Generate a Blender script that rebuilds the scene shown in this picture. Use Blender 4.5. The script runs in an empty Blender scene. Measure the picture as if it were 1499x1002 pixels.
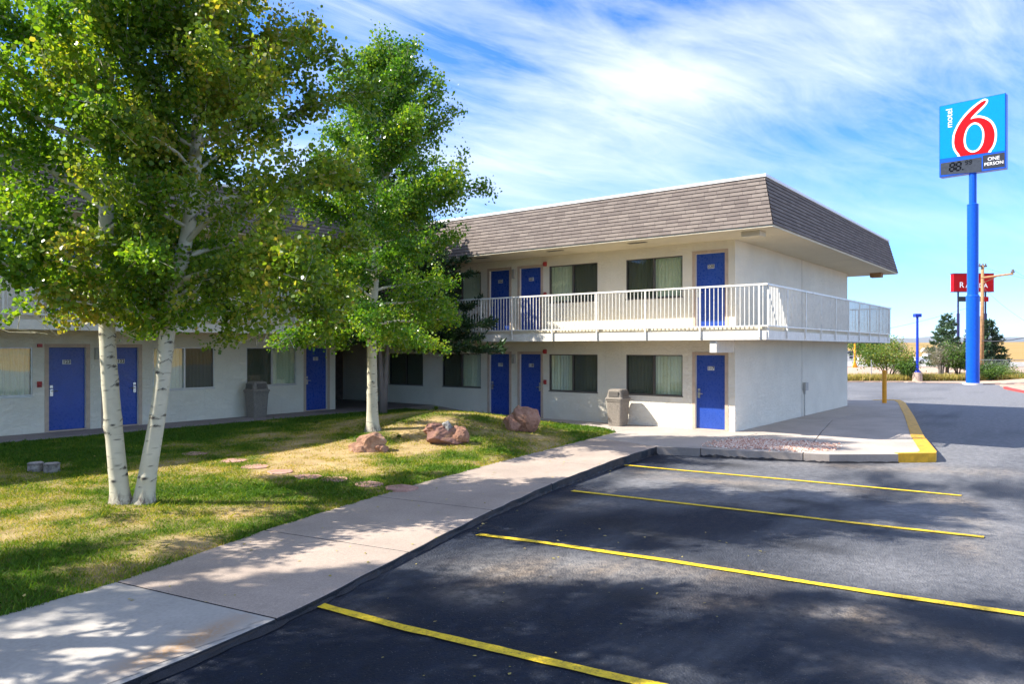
import bpy, math, random
import numpy as np
from mathutils import Vector, Matrix
from mathutils.geometry import tessellate_polygon

R = math.radians
scene = bpy.context.scene
COL = scene.collection
rng = np.random.default_rng(7)
random.seed(7)

# ------------------------------------------------------------------ node helpers
def new_mat(name):
    m = bpy.data.materials.new(name); m.use_nodes = True
    nt = m.node_tree; nt.nodes.clear()
    out = nt.nodes.new('ShaderNodeOutputMaterial')
    return m, nt, out

class NT:
    def __init__(s, nt): s.nt = nt
    def n(s, typ, **kw):
        nd = s.nt.nodes.new(typ)
        for k, v in kw.items():
            if k.startswith('i_'):
                key = k[2:]
                key = int(key) if key.isdigit() else key.replace('_', ' ')
                nd.inputs[key].default_value = v
            else: setattr(nd, k, v)
        return nd
    def l(s, a, b): s.nt.links.new(a, b)
    def coord(s, kind='Object', scale=(1, 1, 1), rot=(0, 0, 0), loc=(0, 0, 0)):
        t = s.n('ShaderNodeTexCoord'); mp = s.n('ShaderNodeMapping')
        mp.inputs['Scale'].default_value = scale; mp.inputs['Rotation'].default_value = rot
        mp.inputs['Location'].default_value = loc
        s.l(t.outputs[kind], mp.inputs['Vector']); return mp.outputs['Vector']
    def world(s, scale=(1, 1, 1), rot=(0, 0, 0)):
        g = s.n('ShaderNodeNewGeometry'); mp = s.n('ShaderNodeMapping')
        mp.inputs['Scale'].default_value = scale; mp.inputs['Rotation'].default_value = rot
        s.l(g.outputs['Position'], mp.inputs['Vector']); return mp.outputs['Vector']
    def noise(s, vec, scale, detail=4, rough=.55, dist=0):
        nd = s.n('ShaderNodeTexNoise'); nd.inputs['Scale'].default_value = scale
        nd.inputs['Detail'].default_value = detail; nd.inputs['Roughness'].default_value = rough
        nd.inputs['Distortion'].default_value = dist
        if vec is not None: s.l(vec, nd.inputs['Vector'])
        return nd.outputs['Fac']
    def ramp(s, fac, stops):
        r = s.n('ShaderNodeValToRGB'); e = r.color_ramp.elements
        while len(e) < len(stops): e.new(.5)
        for el, (p, c) in zip(e, stops):
            el.position = p; el.color = c if len(c) == 4 else (*c, 1)
        s.l(fac, r.inputs['Fac']); return r.outputs['Color']
    def rng(s, fac, a, b, lo=0., hi=1.):
        r = s.n('ShaderNodeMapRange'); r.inputs[1].default_value = a; r.inputs[2].default_value = b
        r.inputs[3].default_value = lo; r.inputs[4].default_value = hi
        s.l(fac, r.inputs[0]); return r.outputs[0]
    def mix(s, fac, a, b, mode='MIX'):
        m = s.n('ShaderNodeMix', data_type='RGBA', blend_type=mode)
        for sock, v in ((m.inputs[0], fac), (m.inputs[6], a), (m.inputs[7], b)):
            if isinstance(v, (int, float)): sock.default_value = v
            elif isinstance(v, tuple): sock.default_value = v if len(v) == 4 else (*v, 1)
            else: s.l(v, sock)
        return m.outputs[2]
    def math(s, op, a, b=0.):
        m = s.n('ShaderNodeMath', operation=op)
        for sock, v in ((m.inputs[0], a), (m.inputs[1], b)):
            if isinstance(v, (int, float)): sock.default_value = v
            else: s.l(v, sock)
        return m.outputs[0]
    def attr(s, name):
        a = s.n('ShaderNodeAttribute'); a.attribute_name = name; return a
    def bump(s, h, strength=.3, dist=.02):
        b = s.n('ShaderNodeBump'); b.inputs['Strength'].default_value = strength
        b.inputs['Distance'].default_value = dist; s.l(h, b.inputs['Height']); return b.outputs['Normal']
    def pbsdf(s, out, color, rough=.6, normal=None, metal=0., spec=.5):
        p = s.n('ShaderNodeBsdfPrincipled')
        if isinstance(color, tuple): p.inputs['Base Color'].default_value = (*color[:3], 1)
        else: s.l(color, p.inputs['Base Color'])
        if isinstance(rough, (int, float)): p.inputs['Roughness'].default_value = rough
        else: s.l(rough, p.inputs['Roughness'])
        p.inputs['Metallic'].default_value = metal
        p.inputs['Specular IOR Level'].default_value = spec
        if normal is not None: s.l(normal, p.inputs['Normal'])
        s.l(p.outputs[0], out.inputs['Surface']); return p

def paint(name, c, rough=.5, var=.08, scale=6., metal=0., bump=0., dirt=0., spec=.5):
    """painted / plain surface with slight wear and tone variation"""
    m, nt, out = new_mat(name); N = NT(nt)
    v = N.world()
    f = N.noise(v, scale, 5, .6)
    f2 = N.noise(v, scale * 9, 3, .6)
    dark = tuple(x * (1 - 2 * var) for x in c); lite = tuple(min(1, x * (1 + 1.2 * var)) for x in c)
    col = N.ramp(f, [(.3, dark), (.7, lite)])
    if dirt:
        d = N.rng(N.noise(v, 3.1, 7, .72), .56, .72)
        col = N.mix(N.math('MULTIPLY', d, dirt), col, tuple(x * .45 for x in c))
    nrm = N.bump(f2, bump, .01) if bump else None
    N.pbsdf(out, col, N.rng(f2, .3, .7, max(.05, rough - .1), min(1, rough + .12)), nrm, metal, spec)
    return m

M = {}
# stucco: skip trowelled, cream white
def stucco(name, c):
    m, nt, out = new_mat(name); N = NT(nt); v = N.world()
    big = N.noise(v, 1.1, 5, .6)
    v2 = N.world(scale=(1, 1, 1.6))
    t1 = N.noise(v2, 7.5, 6, .68, .9); t2 = N.noise(v, 60, 3, .6)
    knock = N.rng(t1, .47, .56)
    h = N.math('ADD', knock, N.math('MULTIPLY', t2, .25))
    col = N.ramp(big, [(.3, tuple(x * .93 for x in c)), (.7, tuple(min(1, x * 1.04) for x in c))])
    streak = N.rng(N.noise(N.world(scale=(9, 9, .5)), 1.0, 4, .7), .60, .78)
    col = N.mix(N.math('MULTIPLY', streak, .16), col, (c[0] * .6, c[1] * .58, c[2] * .52))
    N.pbsdf(out, col, .85, N.bump(h, .55, .020), spec=.25)
    return m
M['stucco'] = stucco('stucco', (.84, .78, .645))
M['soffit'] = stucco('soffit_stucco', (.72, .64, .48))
M['trim'] = paint('tan_trim_paint', (.56, .42, .31), .55)
M['white'] = paint('white_metal_paint', (.78, .75, .67), .4, .07, dirt=.7)
M['whitefascia'] = paint('white_board_paint', (.76, .72, .63), .6, .06, dirt=.5, bump=.15)
M['coping'] = paint('white_coping_metal', (.82, .80, .76), .4, .03)
M['door'] = paint('blue_door_paint', (.024, .072, .36), .3, .07, 2.2, dirt=.25)
M['chrome'] = paint('brushed_steel', (.62, .62, .60), .28, .05, 20, 1.)
M['bronze'] = paint('dark_bronze_aluminium', (.10, .085, .07), .4, .1)
M['alu'] = paint('silver_aluminium', (.55, .54, .51), .4, .06, 8, .6)
M['plate'] = paint('number_plate_white', (.75, .74, .70), .5, .05)
M['ink'] = paint('black_numerals', (.03, .025, .03), .5, .05)
M['red'] = paint('alarm_red_paint', (.42, .03, .025), .4, .1)
M['grey_box'] = paint('grey_box_paint', (.44, .42, .37), .5, .1)
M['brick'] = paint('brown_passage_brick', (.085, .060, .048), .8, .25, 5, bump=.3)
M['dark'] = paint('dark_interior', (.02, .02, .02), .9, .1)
M['roofing'] = paint('grey_flat_roofing', (.25, .24, .23), .9, .1)
M['bin'] = paint('pebbled_tan_grey_bin', (.25, .215, .175), .8, .22, 40, bump=.5)
M['bin_dark'] = paint('dark_bin_flap', (.12, .105, .09), .7, .15, 30)
M['kerbyellow'] = paint('yellow_kerb_paint', (.72, .38, .010), .6, .12, 7, bump=.3, dirt=.75)
M['bollardyellow'] = paint('orange_yellow_paint', (.86, .36, .008), .4, .07)
M['signblue'] = paint('royal_blue_paint', (.002, .085, .56), .3, .06, spec=.3)
M['navy'] = paint('navy_paint', (.012, .012, .085), .4, .08)
M['lampblue'] = paint('lamp_post_blue', (.006, .035, .42), .35, .06)
M['signred'] = paint('sign_panel_red', (.42, .0015, .005), .4, .04, spec=.12)
M['signcyan'] = paint('sign_panel_cyan', (.0, .215, .60), .35, .03, spec=.12)
M['signwhite'] = paint('sign_lettering_white', (.88, .88, .88), .4, .02)
M['signgrey'] = paint('sign_display_grey', (.042, .050, .064), .4, .1, spec=.15)
M['signdark'] = paint('sign_panel_charcoal', (.035, .037, .045), .4, .15, spec=.15)
M['lcd'] = paint('display_segment_black', (.003, .004, .007), .6, .05, spec=.05)
M['pole'] = paint('weathered_pole_timber', (.36, .20, .085), .8, .18, 5, bump=.3)
M['insulator'] = paint('grey_insulator', (.12, .10, .10), .4, .1)
M['wire'] = paint('black_cable', (.05, .05, .055), .6, .05)
M['carwhite'] = paint('white_car_paint', (.75, .76, .78), .2, .02)
M['carred'] = paint('red_car_paint', (.55, .02, .015), .2, .02)
M['glassdark'] = paint('dark_car_glass', (.02, .025, .03), .08, .02)
M['rubber'] = paint('tyre_rubber', (.02, .02, .02), .8, .1)
M['concretebase'] = paint('pinkish_concrete', (.42, .32, .25), .85, .15, 8, bump=.3)
M['redkerb'] = paint('red_kerb_paint', (.50, .06, .045), .6, .15)
M['fence'] = paint('galvanised_fence', (.30, .31, .31), .5, .1)
M['shedwhite'] = paint('pale_shed_boards', (.72, .68, .60), .7, .06)
M['shedroof'] = paint('dark_shed_roof', (.05, .05, .07), .7, .1)

# curtains
def curtain_mat():
    m, nt, out = new_mat('sage_drapes'); N = NT(nt); v = N.world()
    f = N.noise(v, 30, 3); col = N.ramp(f, [(.3, (.66, .70, .50)), (.7, (.76, .80, .58))])
    N.pbsdf(out, col, .9, spec=.2); return m
M['curtain'] = curtain_mat()
def glass_mat():
    m, nt, out = new_mat('window_glass'); N = NT(nt)
    lw_ = N.n('ShaderNodeLayerWeight'); lw_.inputs['Blend'].default_value = .5
    fr = N.math('ADD', .17, N.math('MULTIPLY', N.math('POWER', lw_.outputs['Facing'], 4.), .85))
    v = N.world(); nz = N.noise(v, .9, 2)
    nrm = N.bump(nz, .06, .05)
    gl = N.n('ShaderNodeBsdfGlossy'); gl.inputs['Roughness'].default_value = .0
    gl.inputs['Color'].default_value = (.95, .97, 1, 1); N.l(nrm, gl.inputs['Normal'])
    tr = N.n('ShaderNodeBsdfTransparent'); tr.inputs['Color'].default_value = (.93, .97, .94, 1)
    mx = N.n('ShaderNodeMixShader'); N.l(fr, mx.inputs[0]); N.l(tr.outputs[0], mx.inputs[1]); N.l(gl.outputs[0], mx.inputs[2])
    N.l(mx.outputs[0], out.inputs['Surface']); return m
M['glass'] = glass_mat()
def screen_mat():
    m, nt, out = new_mat('insect_screen'); N = NT(nt)
    d = N.n('ShaderNodeBsdfDiffuse'); d.inputs['Color'].default_value = (.018, .020, .020, 1)
    tr = N.n('ShaderNodeBsdfTransparent')
    mx = N.n('ShaderNodeMixShader'); mx.inputs[0].default_value = .60
    N.l(tr.outputs[0], mx.inputs[1]); N.l(d.outputs[0], mx.inputs[2]); N.l(mx.outputs[0], out.inputs['Surface']); return m
M['screen'] = screen_mat()

def shingle_mat():
    m, nt, out = new_mat('brown_asphalt_shingles'); N = NT(nt)
    t = N.n('ShaderNodeUVMap'); 
    b = N.n('ShaderNodeTexBrick', offset=.5)
    b.inputs['Scale'].default_value = 1.; b.inputs['Brick Width'].default_value = .33; b.inputs['Row Height'].default_value = .115
    b.inputs['Mortar Size'].default_value = .004; b.inputs['Bias'].default_value = 0.
    b.inputs['Color1'].default_value = (.160, .132, .116, 1); b.inputs['Color2'].default_value = (.222, .186, .160, 1)
    b.inputs['Mortar'].default_value = (.07, .055, .05, 1)
    N.l(t.outputs[0], b.inputs['Vector'])
    mp = N.n('ShaderNodeMapping'); mp.inputs['Scale'].default_value = (3, 9, 1); N.l(t.outputs[0], mp.inputs['Vector'])
    f = N.noise(mp.outputs[0], 1., 4, .7)
    g = N.noise(t.outputs[0], 90., 3, .7)
    col = N.mix(.35, b.outputs['Color'], N.ramp(f, [(.3, (.55, .55, .55)), (.7, (1.35, 1.33, 1.3))]), 'MULTIPLY')
    col = N.mix(.5, col, N.ramp(g, [(.3, (.7, .7, .7)), (.7, (1.25, 1.25, 1.25))]), 'MULTIPLY')
    N.pbsdf(out, col, .9, N.bump(g, .5, .006), spec=.2); return m
M['shingle'] = shingle_mat()

def concrete_mat(name, c, pebble=0., rust=False):
    m, nt, out = new_mat(name); N = NT(nt); v = N.world()
    f = N.noise(v, .8, 6, .65); g = N.noise(v, 26, 4, .7); h = N.noise(v, 140, 2, .6)
    col = N.ramp(f, [(.3, tuple(x * .80 for x in c)), (.72, tuple(x * 1.10 for x in c))])
    col = N.mix(.4, col, N.ramp(g, [(.3, (.72, .72, .72)), (.7, (1.18, 1.18, 1.18))]), 'MULTIPLY')
    if pebble:
        vo = N.n('ShaderNodeTexVoronoi'); vo.inputs['Scale'].default_value = 75.; N.l(v, vo.inputs['Vector'])
        pc = N.ramp(N.n('ShaderNodeSeparateColor').outputs[0] if False else vo.outputs['Distance'], [(.1, (1.2, 1.12, 1.05)), (.6, (.72, .66, .66))])
        col = N.mix(pebble, col, pc, 'MULTIPLY')
    stain = N.rng(N.noise(v, 1.7, 7, .75), .58, .75)
    col = N.mix(N.math('MULTIPLY', stain, .35), col, tuple(x * .45 for x in c))
    if rust:
        a = N.attr('rust'); col = N.mix(N.math('MULTIPLY', a.outputs['Fac'], N.rng(g, .3, .62, .15, .8)), col, (.40, .22, .09))
    hh = N.math('ADD', N.math('MULTIPLY', g, .6), h)
    N.pbsdf(out, col, .88, N.bump(hh, .3, .006), spec=.25); return m
M['walk_pink'] = concrete_mat('pinkish_aggregate_concrete', (.455, .38, .31), .5)
M['walk_grey'] = concrete_mat('grey_concrete', (.42, .39, .345), 0, True)
M['apron'] = concrete_mat('apron_concrete', (.47, .41, .35))
M['apronface'] = concrete_mat('kerb_face_concrete', (.34, .29, .25))
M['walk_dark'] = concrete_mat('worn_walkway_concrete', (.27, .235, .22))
M['tar'] = paint('black_sealer', (.007, .008, .012), .55, .4, 9, bump=.8)
M['joint'] = paint('joint_dirt', (.06, .05, .045), .95, .2)

def asphalt_mat():
    m, nt, out = new_mat('sealed_asphalt'); N = NT(nt); v = N.world()
    rot = N.world(scale=(.55, 1.7, 1), rot=(0, 0, R(-20)))
    f = N.noise(rot, .55, 7, .68); g = N.noise(v, 9, 5, .7); h = N.noise(v, 160, 3, .7)
    vo = N.n('ShaderNodeTexVoronoi'); vo.inputs['Scale'].default_value = 42.; N.l(v, vo.inputs['Vector'])
    base = N.ramp(f, [(.30, (.007, .012, .026)), (.50, (.014, .021, .038)), (.70, (.080, .086, .100))])
    worn_sunlit = N.attr('worn_sunlit').outputs['Fac']
    base = N.mix(worn_sunlit, base, (.215, .215, .222))  # paler asphalt: real wear plus sunlight painted into the colour
    base = N.mix(.75, base, N.ramp(g, [(.3, (.50, .50, .51)), (.7, (1.45, 1.45, 1.43))]), 'MULTIPLY')
    sp = N.rng(vo.outputs['Distance'], .10, .26, 1, 0)
    big = N.rng(N.noise(v, 21, 2, .5), .52, .60)
    base = N.mix(N.math('MULTIPLY', N.math('MULTIPLY', sp, big), .55), base, (.27, .26, .25))
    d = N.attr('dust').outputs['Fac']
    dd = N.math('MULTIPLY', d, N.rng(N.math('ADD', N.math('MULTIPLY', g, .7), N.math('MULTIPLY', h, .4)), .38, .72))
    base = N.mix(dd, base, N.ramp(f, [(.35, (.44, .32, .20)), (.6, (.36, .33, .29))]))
    oil = N.attr('oil').outputs['Fac']
    base = N.mix(N.math('MULTIPLY', oil, .8), base, (.010, .010, .012))
    hh = N.math('ADD', N.math('MULTIPLY', vo.outputs['Distance'], .8), N.math('MULTIPLY', h, .8))
    N.pbsdf(out, base, N.rng(g, .3, .7, .62, .9), N.bump(hh, 1., .02), spec=.25); return m
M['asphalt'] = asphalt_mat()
def line_mat():
    m, nt, out = new_mat('yellow_line_paint'); N = NT(nt); v = N.world()
    f = N.noise(v, 14, 6, .75); g = N.noise(v, 120, 3)
    col = N.ramp(f, [(.36, (.50, .33, .01)), (.55, (.80, .56, .012))])
    chip = N.rng(N.noise(v, 38, 5, .75), .56, .64)
    col = N.mix(N.math('MULTIPLY', chip, .75), col, (.06, .05, .04))
    N.pbsdf(out, col, .7, N.bump(g, .5, .006)); return m
M['line'] = line_mat()

def ground_mat():
    m, nt, out = new_mat('dry_prairie'); N = NT(nt); v = N.world()
    f = N.noise(v, .012, 6, .6); g = N.noise(N.world(scale=(1, 1, 1)), .16, 6, .7); k = N.noise(v, 3., 4, .7)
    col = N.ramp(f, [(.35, (.36, .215, .065)), (.5, (.40, .26, .10)), (.66, (.27, .20, .075))])
    col = N.mix(.6, col, N.ramp(g, [(.3, (.70, .70, .66)), (.7, (1.22, 1.2, 1.15))]), 'MULTIPLY')
    col = N.mix(.4, col, N.ramp(k, [(.3, (.65, .65, .6)), (.7, (1.25, 1.25, 1.2))]), 'MULTIPLY')
    N.pbsdf(out, col, .95, spec=.1); return m
M['prairie'] = ground_mat()
def dirt_mat():
    m, nt, out = new_mat('pale_dirt'); N = NT(nt); v = N.world()
    f = N.noise(v, .35, 6, .65); k = N.noise(v, 8., 4, .7)
    col = N.ramp(f, [(.3, (.40, .27, .20)), (.7, (.56, .42, .32))])
    col = N.mix(.5, col, N.ramp(k, [(.3, (.7, .7, .7)), (.7, (1.2, 1.2, 1.2))]), 'MULTIPLY')
    N.pbsdf(out, col, .95, N.bump(k, .4, .05), spec=.1); return m
M['dirt'] = dirt_mat()
def hill_mat():
    m, nt, out = new_mat('far_mountain'); N = NT(nt); v = N.world()
    f = N.noise(v, .0012, 6, .6)
    N.pbsdf(out, N.ramp(f, [(.3, (.10, .125, .14)), (.7, (.18, .18, .17))]), .95, spec=0.); return m
M['mountain'] = hill_mat()

def soil_mat():
    m, nt, out = new_mat('lawn_soil_thatch'); N = NT(nt); v = N.world()
    f = N.noise(v, 3., 6, .7); k = N.noise(v, 45., 4, .7)
    dry = N.attr('dry').outputs['Fac']
    a = N.ramp(f, [(.3, (.055, .075, .016)), (.7, (.12, .14, .03))])
    b = N.ramp(f, [(.3, (.30, .20, .10)), (.7, (.56, .42, .22))])
    col = N.mix(dry, a, b)
    col = N.mix(.6, col, N.ramp(k, [(.3, (.55, .55, .5)), (.7, (1.3, 1.3, 1.25))]), 'MULTIPLY')
    N.pbsdf(out, col, .95, N.bump(k, .7, .02), spec=.1); return m
M['soil'] = soil_mat()

def leafy(name, stops, transl=.45, rough=.45, tint=(1.25, 1.15, .5)):
    """leaf: diffuse + translucent, hue varies from leaf to leaf through the face attribute 'rnd'"""
    m, nt, out = new_mat(name); N = NT(nt)
    a = N.attr('rnd').outputs['Fac']
    col = N.ramp(a, stops)
    p = N.n('ShaderNodeBsdfPrincipled'); N.l(col, p.inputs['Base Color'])
    p.inputs['Roughness'].default_value = rough; p.inputs['Specular IOR Level'].default_value = .35
    t = N.n('ShaderNodeBsdfTranslucent'); N.l(N.mix(1., col, (*tint, 1), 'MULTIPLY'), t.inputs['Color'])
    mx = N.n('ShaderNodeMixShader'); mx.inputs[0].default_value = transl
    N.l(p.outputs[0], mx.inputs[1]); N.l(t.outputs[0], mx.inputs[2]); N.l(mx.outputs[0], out.inputs['Surface']); return m
M['leaf_green'] = leafy('aspen_leaf_green', [(0., (.060, .170, .014)), (.45, (.145, .285, .022)), (.85, (.26, .40, .030)), (.97, (.38, .41, .04))], .56, .32, (1.35, 1.25, .45))
M['leaf_olive'] = leafy('aspen_leaf_turning', [(0., (.075, .160, .016)), (.4, (.165, .280, .026)), (.75, (.28, .37, .036)), (1., (.42, .38, .075))], .56, .32, (1.35, 1.2, .45))
M['leaf_bright'] = leafy('aspen_leaf_bright', [(0., (.050, .160, .014)), (.5, (.125, .265, .022)), (.9, (.28, .40, .035)), (1., (.38, .38, .04))], .5, .32, (1.35, 1.25, .45))
M['needle'] = leafy('spruce_needles', [(0., (.014, .035, .014)), (.6, (.028, .070, .020)), (.93, (.06, .12, .025)), (1., (.22, .28, .04))], .15)
M['needle_blue'] = leafy('far_spruce_needles', [(0., (.03, .07, .035)), (1., (.09, .16, .065))], .2)
M['bush'] = leafy('shrub_leaves', [(0., (.055, .11, .014)), (.6, (.12, .20, .022)), (1., (.30, .28, .05))], .4)
M['bush_dark'] = leafy('dark_shrub_leaves', [(0., (.05, .12, .02)), (1., (.15, .26, .04))], .4)
M['bush_grey'] = leafy('grey_twig_leaves', [(0., (.16, .15, .11)), (.7, (.26, .24, .17)), (1., (.20, .24, .07))], .3)
M['sage'] = leafy('sage_weed', [(0., (.10, .15, .09)), (1., (.20, .25, .13))], .3)
M['weed'] = leafy('dry_verge_grass', [(0., (.18, .20, .03)), (.5, (.42, .36, .08)), (1., (.60, .46, .18))], .3)
M['grassblade'] = leafy('grass_blades', [(0., (.060, .155, .008)), (.35, (.135, .255, .012)), (.6, (.31, .34, .022)), (.8, (.52, .43, .075)), (1., (.64, .50, .19))], .35, .6)

def bark_mat(name, c, dark, rough=.7):
    m, nt, out = new_mat(name); N = NT(nt)
    v = N.world(); lines = N.noise(N.world(scale=(4, 4, 60)), 1., 4, .6)
    f = N.noise(v, 5, 5, .6)
    col = N.ramp(f, [(.3, tuple(x * .82 for x in c)), (.7, c)])
    lt = N.rng(lines, .62, .70)
    col = N.mix(N.math('MULTIPLY', lt, .35), col, tuple(x * .4 for x in c))
    mk = N.attr('mark').outputs['Fac']
    col = N.mix(mk, col, dark)
    rb = N.attr('rough').outputs['Fac']
    rn = N.noise(N.world(scale=(1, 1, .35)), 34, 5, .75)
    col = N.mix(N.math('MULTIPLY', rb, N.rng(rn, .35, .6)), col, (.11, .075, .07))
    N.pbsdf(out, col, rough, N.bump(N.math('ADD', lines, N.math('MULTIPLY', f, .4)), .25, .006), spec=.25); return m
M['bark'] = bark_mat('aspen_bark', (.62, .575, .43), (.022, .018, .018))
M['bark2'] = bark_mat('banded_grey_bark', (.30, .235, .20), (.04, .03, .03))
M['bark_brown'] = paint('brown_bark', (.085, .055, .042), .9, .3, 12, bump=.6)
M['twig_grey'] = paint('grey_twigs', (.28, .24, .20), .9, .2, 12)

def rock_mat(name, c, c2, patch):
    m, nt, out = new_mat(name); N = NT(nt); v = N.coord('Object')
    f = N.noise(v, 3.5, 7, .7, .4); k = N.noise(v, 26, 5, .7); s = N.noise(v, 110, 2, .6)
    col = N.ramp(f, [(.32, tuple(x * .6 for x in c)), (.5, c), (.68, c2)])
    col = N.mix(.5, col, N.ramp(k, [(.3, (.6, .6, .6)), (.7, (1.3, 1.3, 1.3))]), 'MULTIPLY')
    l = N.rng(N.noise(v, 4.2, 3, .5), .60, .68)
    col = N.mix(N.math('MULTIPLY', l, patch[3]), col, patch[:3])
    h = N.math('ADD', N.math('MULTIPLY', k, .8), N.math('MULTIPLY', s, .3))
    N.pbsdf(out, col, .9, N.bump(h, .8, .03), spec=.2); return m
M['rock1'] = rock_mat('rose_sandstone', (.40, .225, .145), (.52, .33, .22), (.46, .36, .30, .5))
M['rock2'] = rock_mat('layered_sandstone', (.29, .155, .12), (.42, .23, .12), (.42, .23, .06, .8))
M['rock3'] = rock_mat('red_sandstone', (.37, .195, .13), (.47, .27, .18), (.36, .26, .22, .4))
M['flag'] = rock_mat('pink_flagstone', (.52, .29, .225), (.60, .37, .29), (.40, .28, .2, .3))
M['lichen'] = paint('grey_lichen_stone', (.26, .255, .25), .9, .3, 18, bump=.6)
M['stump'] = paint('pale_stump_bark', (.30, .27, .245), .9, .35, 14, bump=.6)
M['stumptop'] = paint('weathered_cut_wood', (.42, .36, .32), .9, .2, 20, bump=.4)
def gravel_mat():
    m, nt, out = new_mat('pink_gravel'); N = NT(nt)
    a = N.attr('rnd').outputs['Fac']
    col = N.ramp(a, [(0., (.36, .16, .12)), (.3, (.58, .32, .23)), (.6, (.72, .50, .37)), (1., (.82, .74, .62))])
    N.pbsdf(out, col, .9, spec=.2); return m
M['gravel'] = gravel_mat()

# ------------------------------------------------------------------ mesh helpers
class MB:
    def __init__(s): s.v = []; s.f = []; s.m = []; s.uv = []
    def quad(s, a, b, c, d, m=0):
        i = len(s.v); s.v += [tuple(a), tuple(b), tuple(c), tuple(d)]; s.f.append((i, i + 1, i + 2, i + 3)); s.m.append(m)
    def poly(s, pts, m=0):
        i = len(s.v); s.v += [tuple(p) for p in pts]; s.f.append(tuple(range(i, i + len(pts)))); s.m.append(m)
    def box(s, x0, x1, y0, y1, z0, z1, m=0):
        if x0 > x1: x0, x1 = x1, x0
        if y0 > y1: y0, y1 = y1, y0
        i = len(s.v)
        s.v += [(x0, y0, z0), (x1, y0, z0), (x1, y1, z0), (x0, y1, z0), (x0, y0, z1), (x1, y0, z1), (x1, y1, z1), (x0, y1, z1)]
        for q in ((0, 3, 2, 1), (4, 5, 6, 7), (0, 1, 5, 4), (1, 2, 6, 5), (2, 3, 7, 6), (3, 0, 4, 7)):
            s.f.append(tuple(i + k for k in q)); s.m.append(m)
    def rings(s, rs, m=0, cap0=True, cap1=True):
        """loft a list of equally long closed rings"""
        i = len(s.v); n = len(rs[0])
        for r in rs: s.v += [tuple(p) for p in r]
        for k in range(len(rs) - 1):
            for j in range(n):
                a = i + k * n + j; b = i + k * n + (j + 1) % n
                s.f.append((a, b, b + n, a + n)); s.m.append(m)
        if cap0: s.f.append(tuple(i + j for j in reversed(range(n)))); s.m.append(m)
        if cap1: s.f.append(tuple(i + (len(rs) - 1) * n + j for j in range(n))); s.m.append(m)
    def cyl(s, x, y, z0, z1, r0, r1=None, n=20, m=0):
        r1 = r0 if r1 is None else r1
        ring = lambda r, z: [(x + r * math.cos(2 * math.pi * k / n), y + r * math.sin(2 * math.pi * k / n), z) for k in range(n)]
        s.rings([ring(r0, z0), ring(r1, z1)], m)
    def tube(s, pts, rad, n=6, m=0, cap=True):
        pts = [Vector(p) for p in pts]; up = Vector((.13, .21, .97)); rs = []
        for k, p in enumerate(pts):
            d = (pts[min(k + 1, len(pts) - 1)] - pts[max(k - 1, 0)]).normalized()
            u = d.cross(up if abs(d.dot(up)) < .95 else Vector((1, 0, 0))).normalized(); w = d.cross(u)
            r = rad[k] if hasattr(rad, '__len__') else rad
            rs.append([p + (u * math.cos(2 * math.pi * j / n) - w * math.sin(2 * math.pi * j / n)) * r for j in range(n)])
        s.rings(rs, m, cap, cap)
    def prism(s, pts, z0, z1, mtop=0, mside=0):
        n = len(pts); i = len(s.v)
        a = sum(pts[k][0] * pts[(k + 1) % n][1] - pts[(k + 1) % n][0] * pts[k][1] for k in range(n))
        if a < 0: pts = pts[::-1]
        s.v += [(p[0], p[1], z0) for p in pts] + [(p[0], p[1], z1(p) if callable(z1) else z1) for p in pts]
        s.f.append(tuple(i + n + k for k in range(n))); s.m.append(mtop)
        for k in range(n):
            b = (k + 1) % n
            s.f.append((i + k, i + b, i + n + b, i + n + k)); s.m.append(mside)
    def build(s, name, mats, parent=None, smooth=False, bevel=0., world=True):
        me = bpy.data.meshes.new(name); me.from_pydata(s.v, [], s.f); me.update()
        mats = mats if isinstance(mats, (list, tuple)) else [mats]
        for mt in mats: me.materials.append(mt)
        if len(mats) > 1: me.polygons.foreach_set('material_index', s.m)
        if smooth: me.polygons.foreach_set('use_smooth', [True] * len(me.polygons))
        return link(name, me, parent, bevel)

def link(name, me, parent=None, bevel=0.):
    o = bpy.data.objects.new(name, me); COL.objects.link(o)
    if parent is not None:
        o.parent = parent
        o.matrix_parent_inverse = PINV.get(parent.name, Matrix())
    if bevel:
        b = o.modifiers.new('bevel', 'BEVEL'); b.width = bevel; b.segments = 2; b.limit_method = 'ANGLE'; b.angle_limit = R(40)
    return o
PINV = {}
def thing(name, label, cat, loc, group=None):
    o = bpy.data.objects.new(name, None); COL.objects.link(o); o.location = loc; o.empty_display_size = .2
    PINV[o.name] = Matrix.Translation(-Vector(loc))
    o['label'] = label; o['category'] = cat
    if group: o['group'] = group
    return o
def tag(o, label=None, cat=None, group=None, kind=None):
    if label: o['label'] = label
    if cat: o['category'] = cat
    if group: o['group'] = group
    if kind: o['kind'] = kind
    return o

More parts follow.
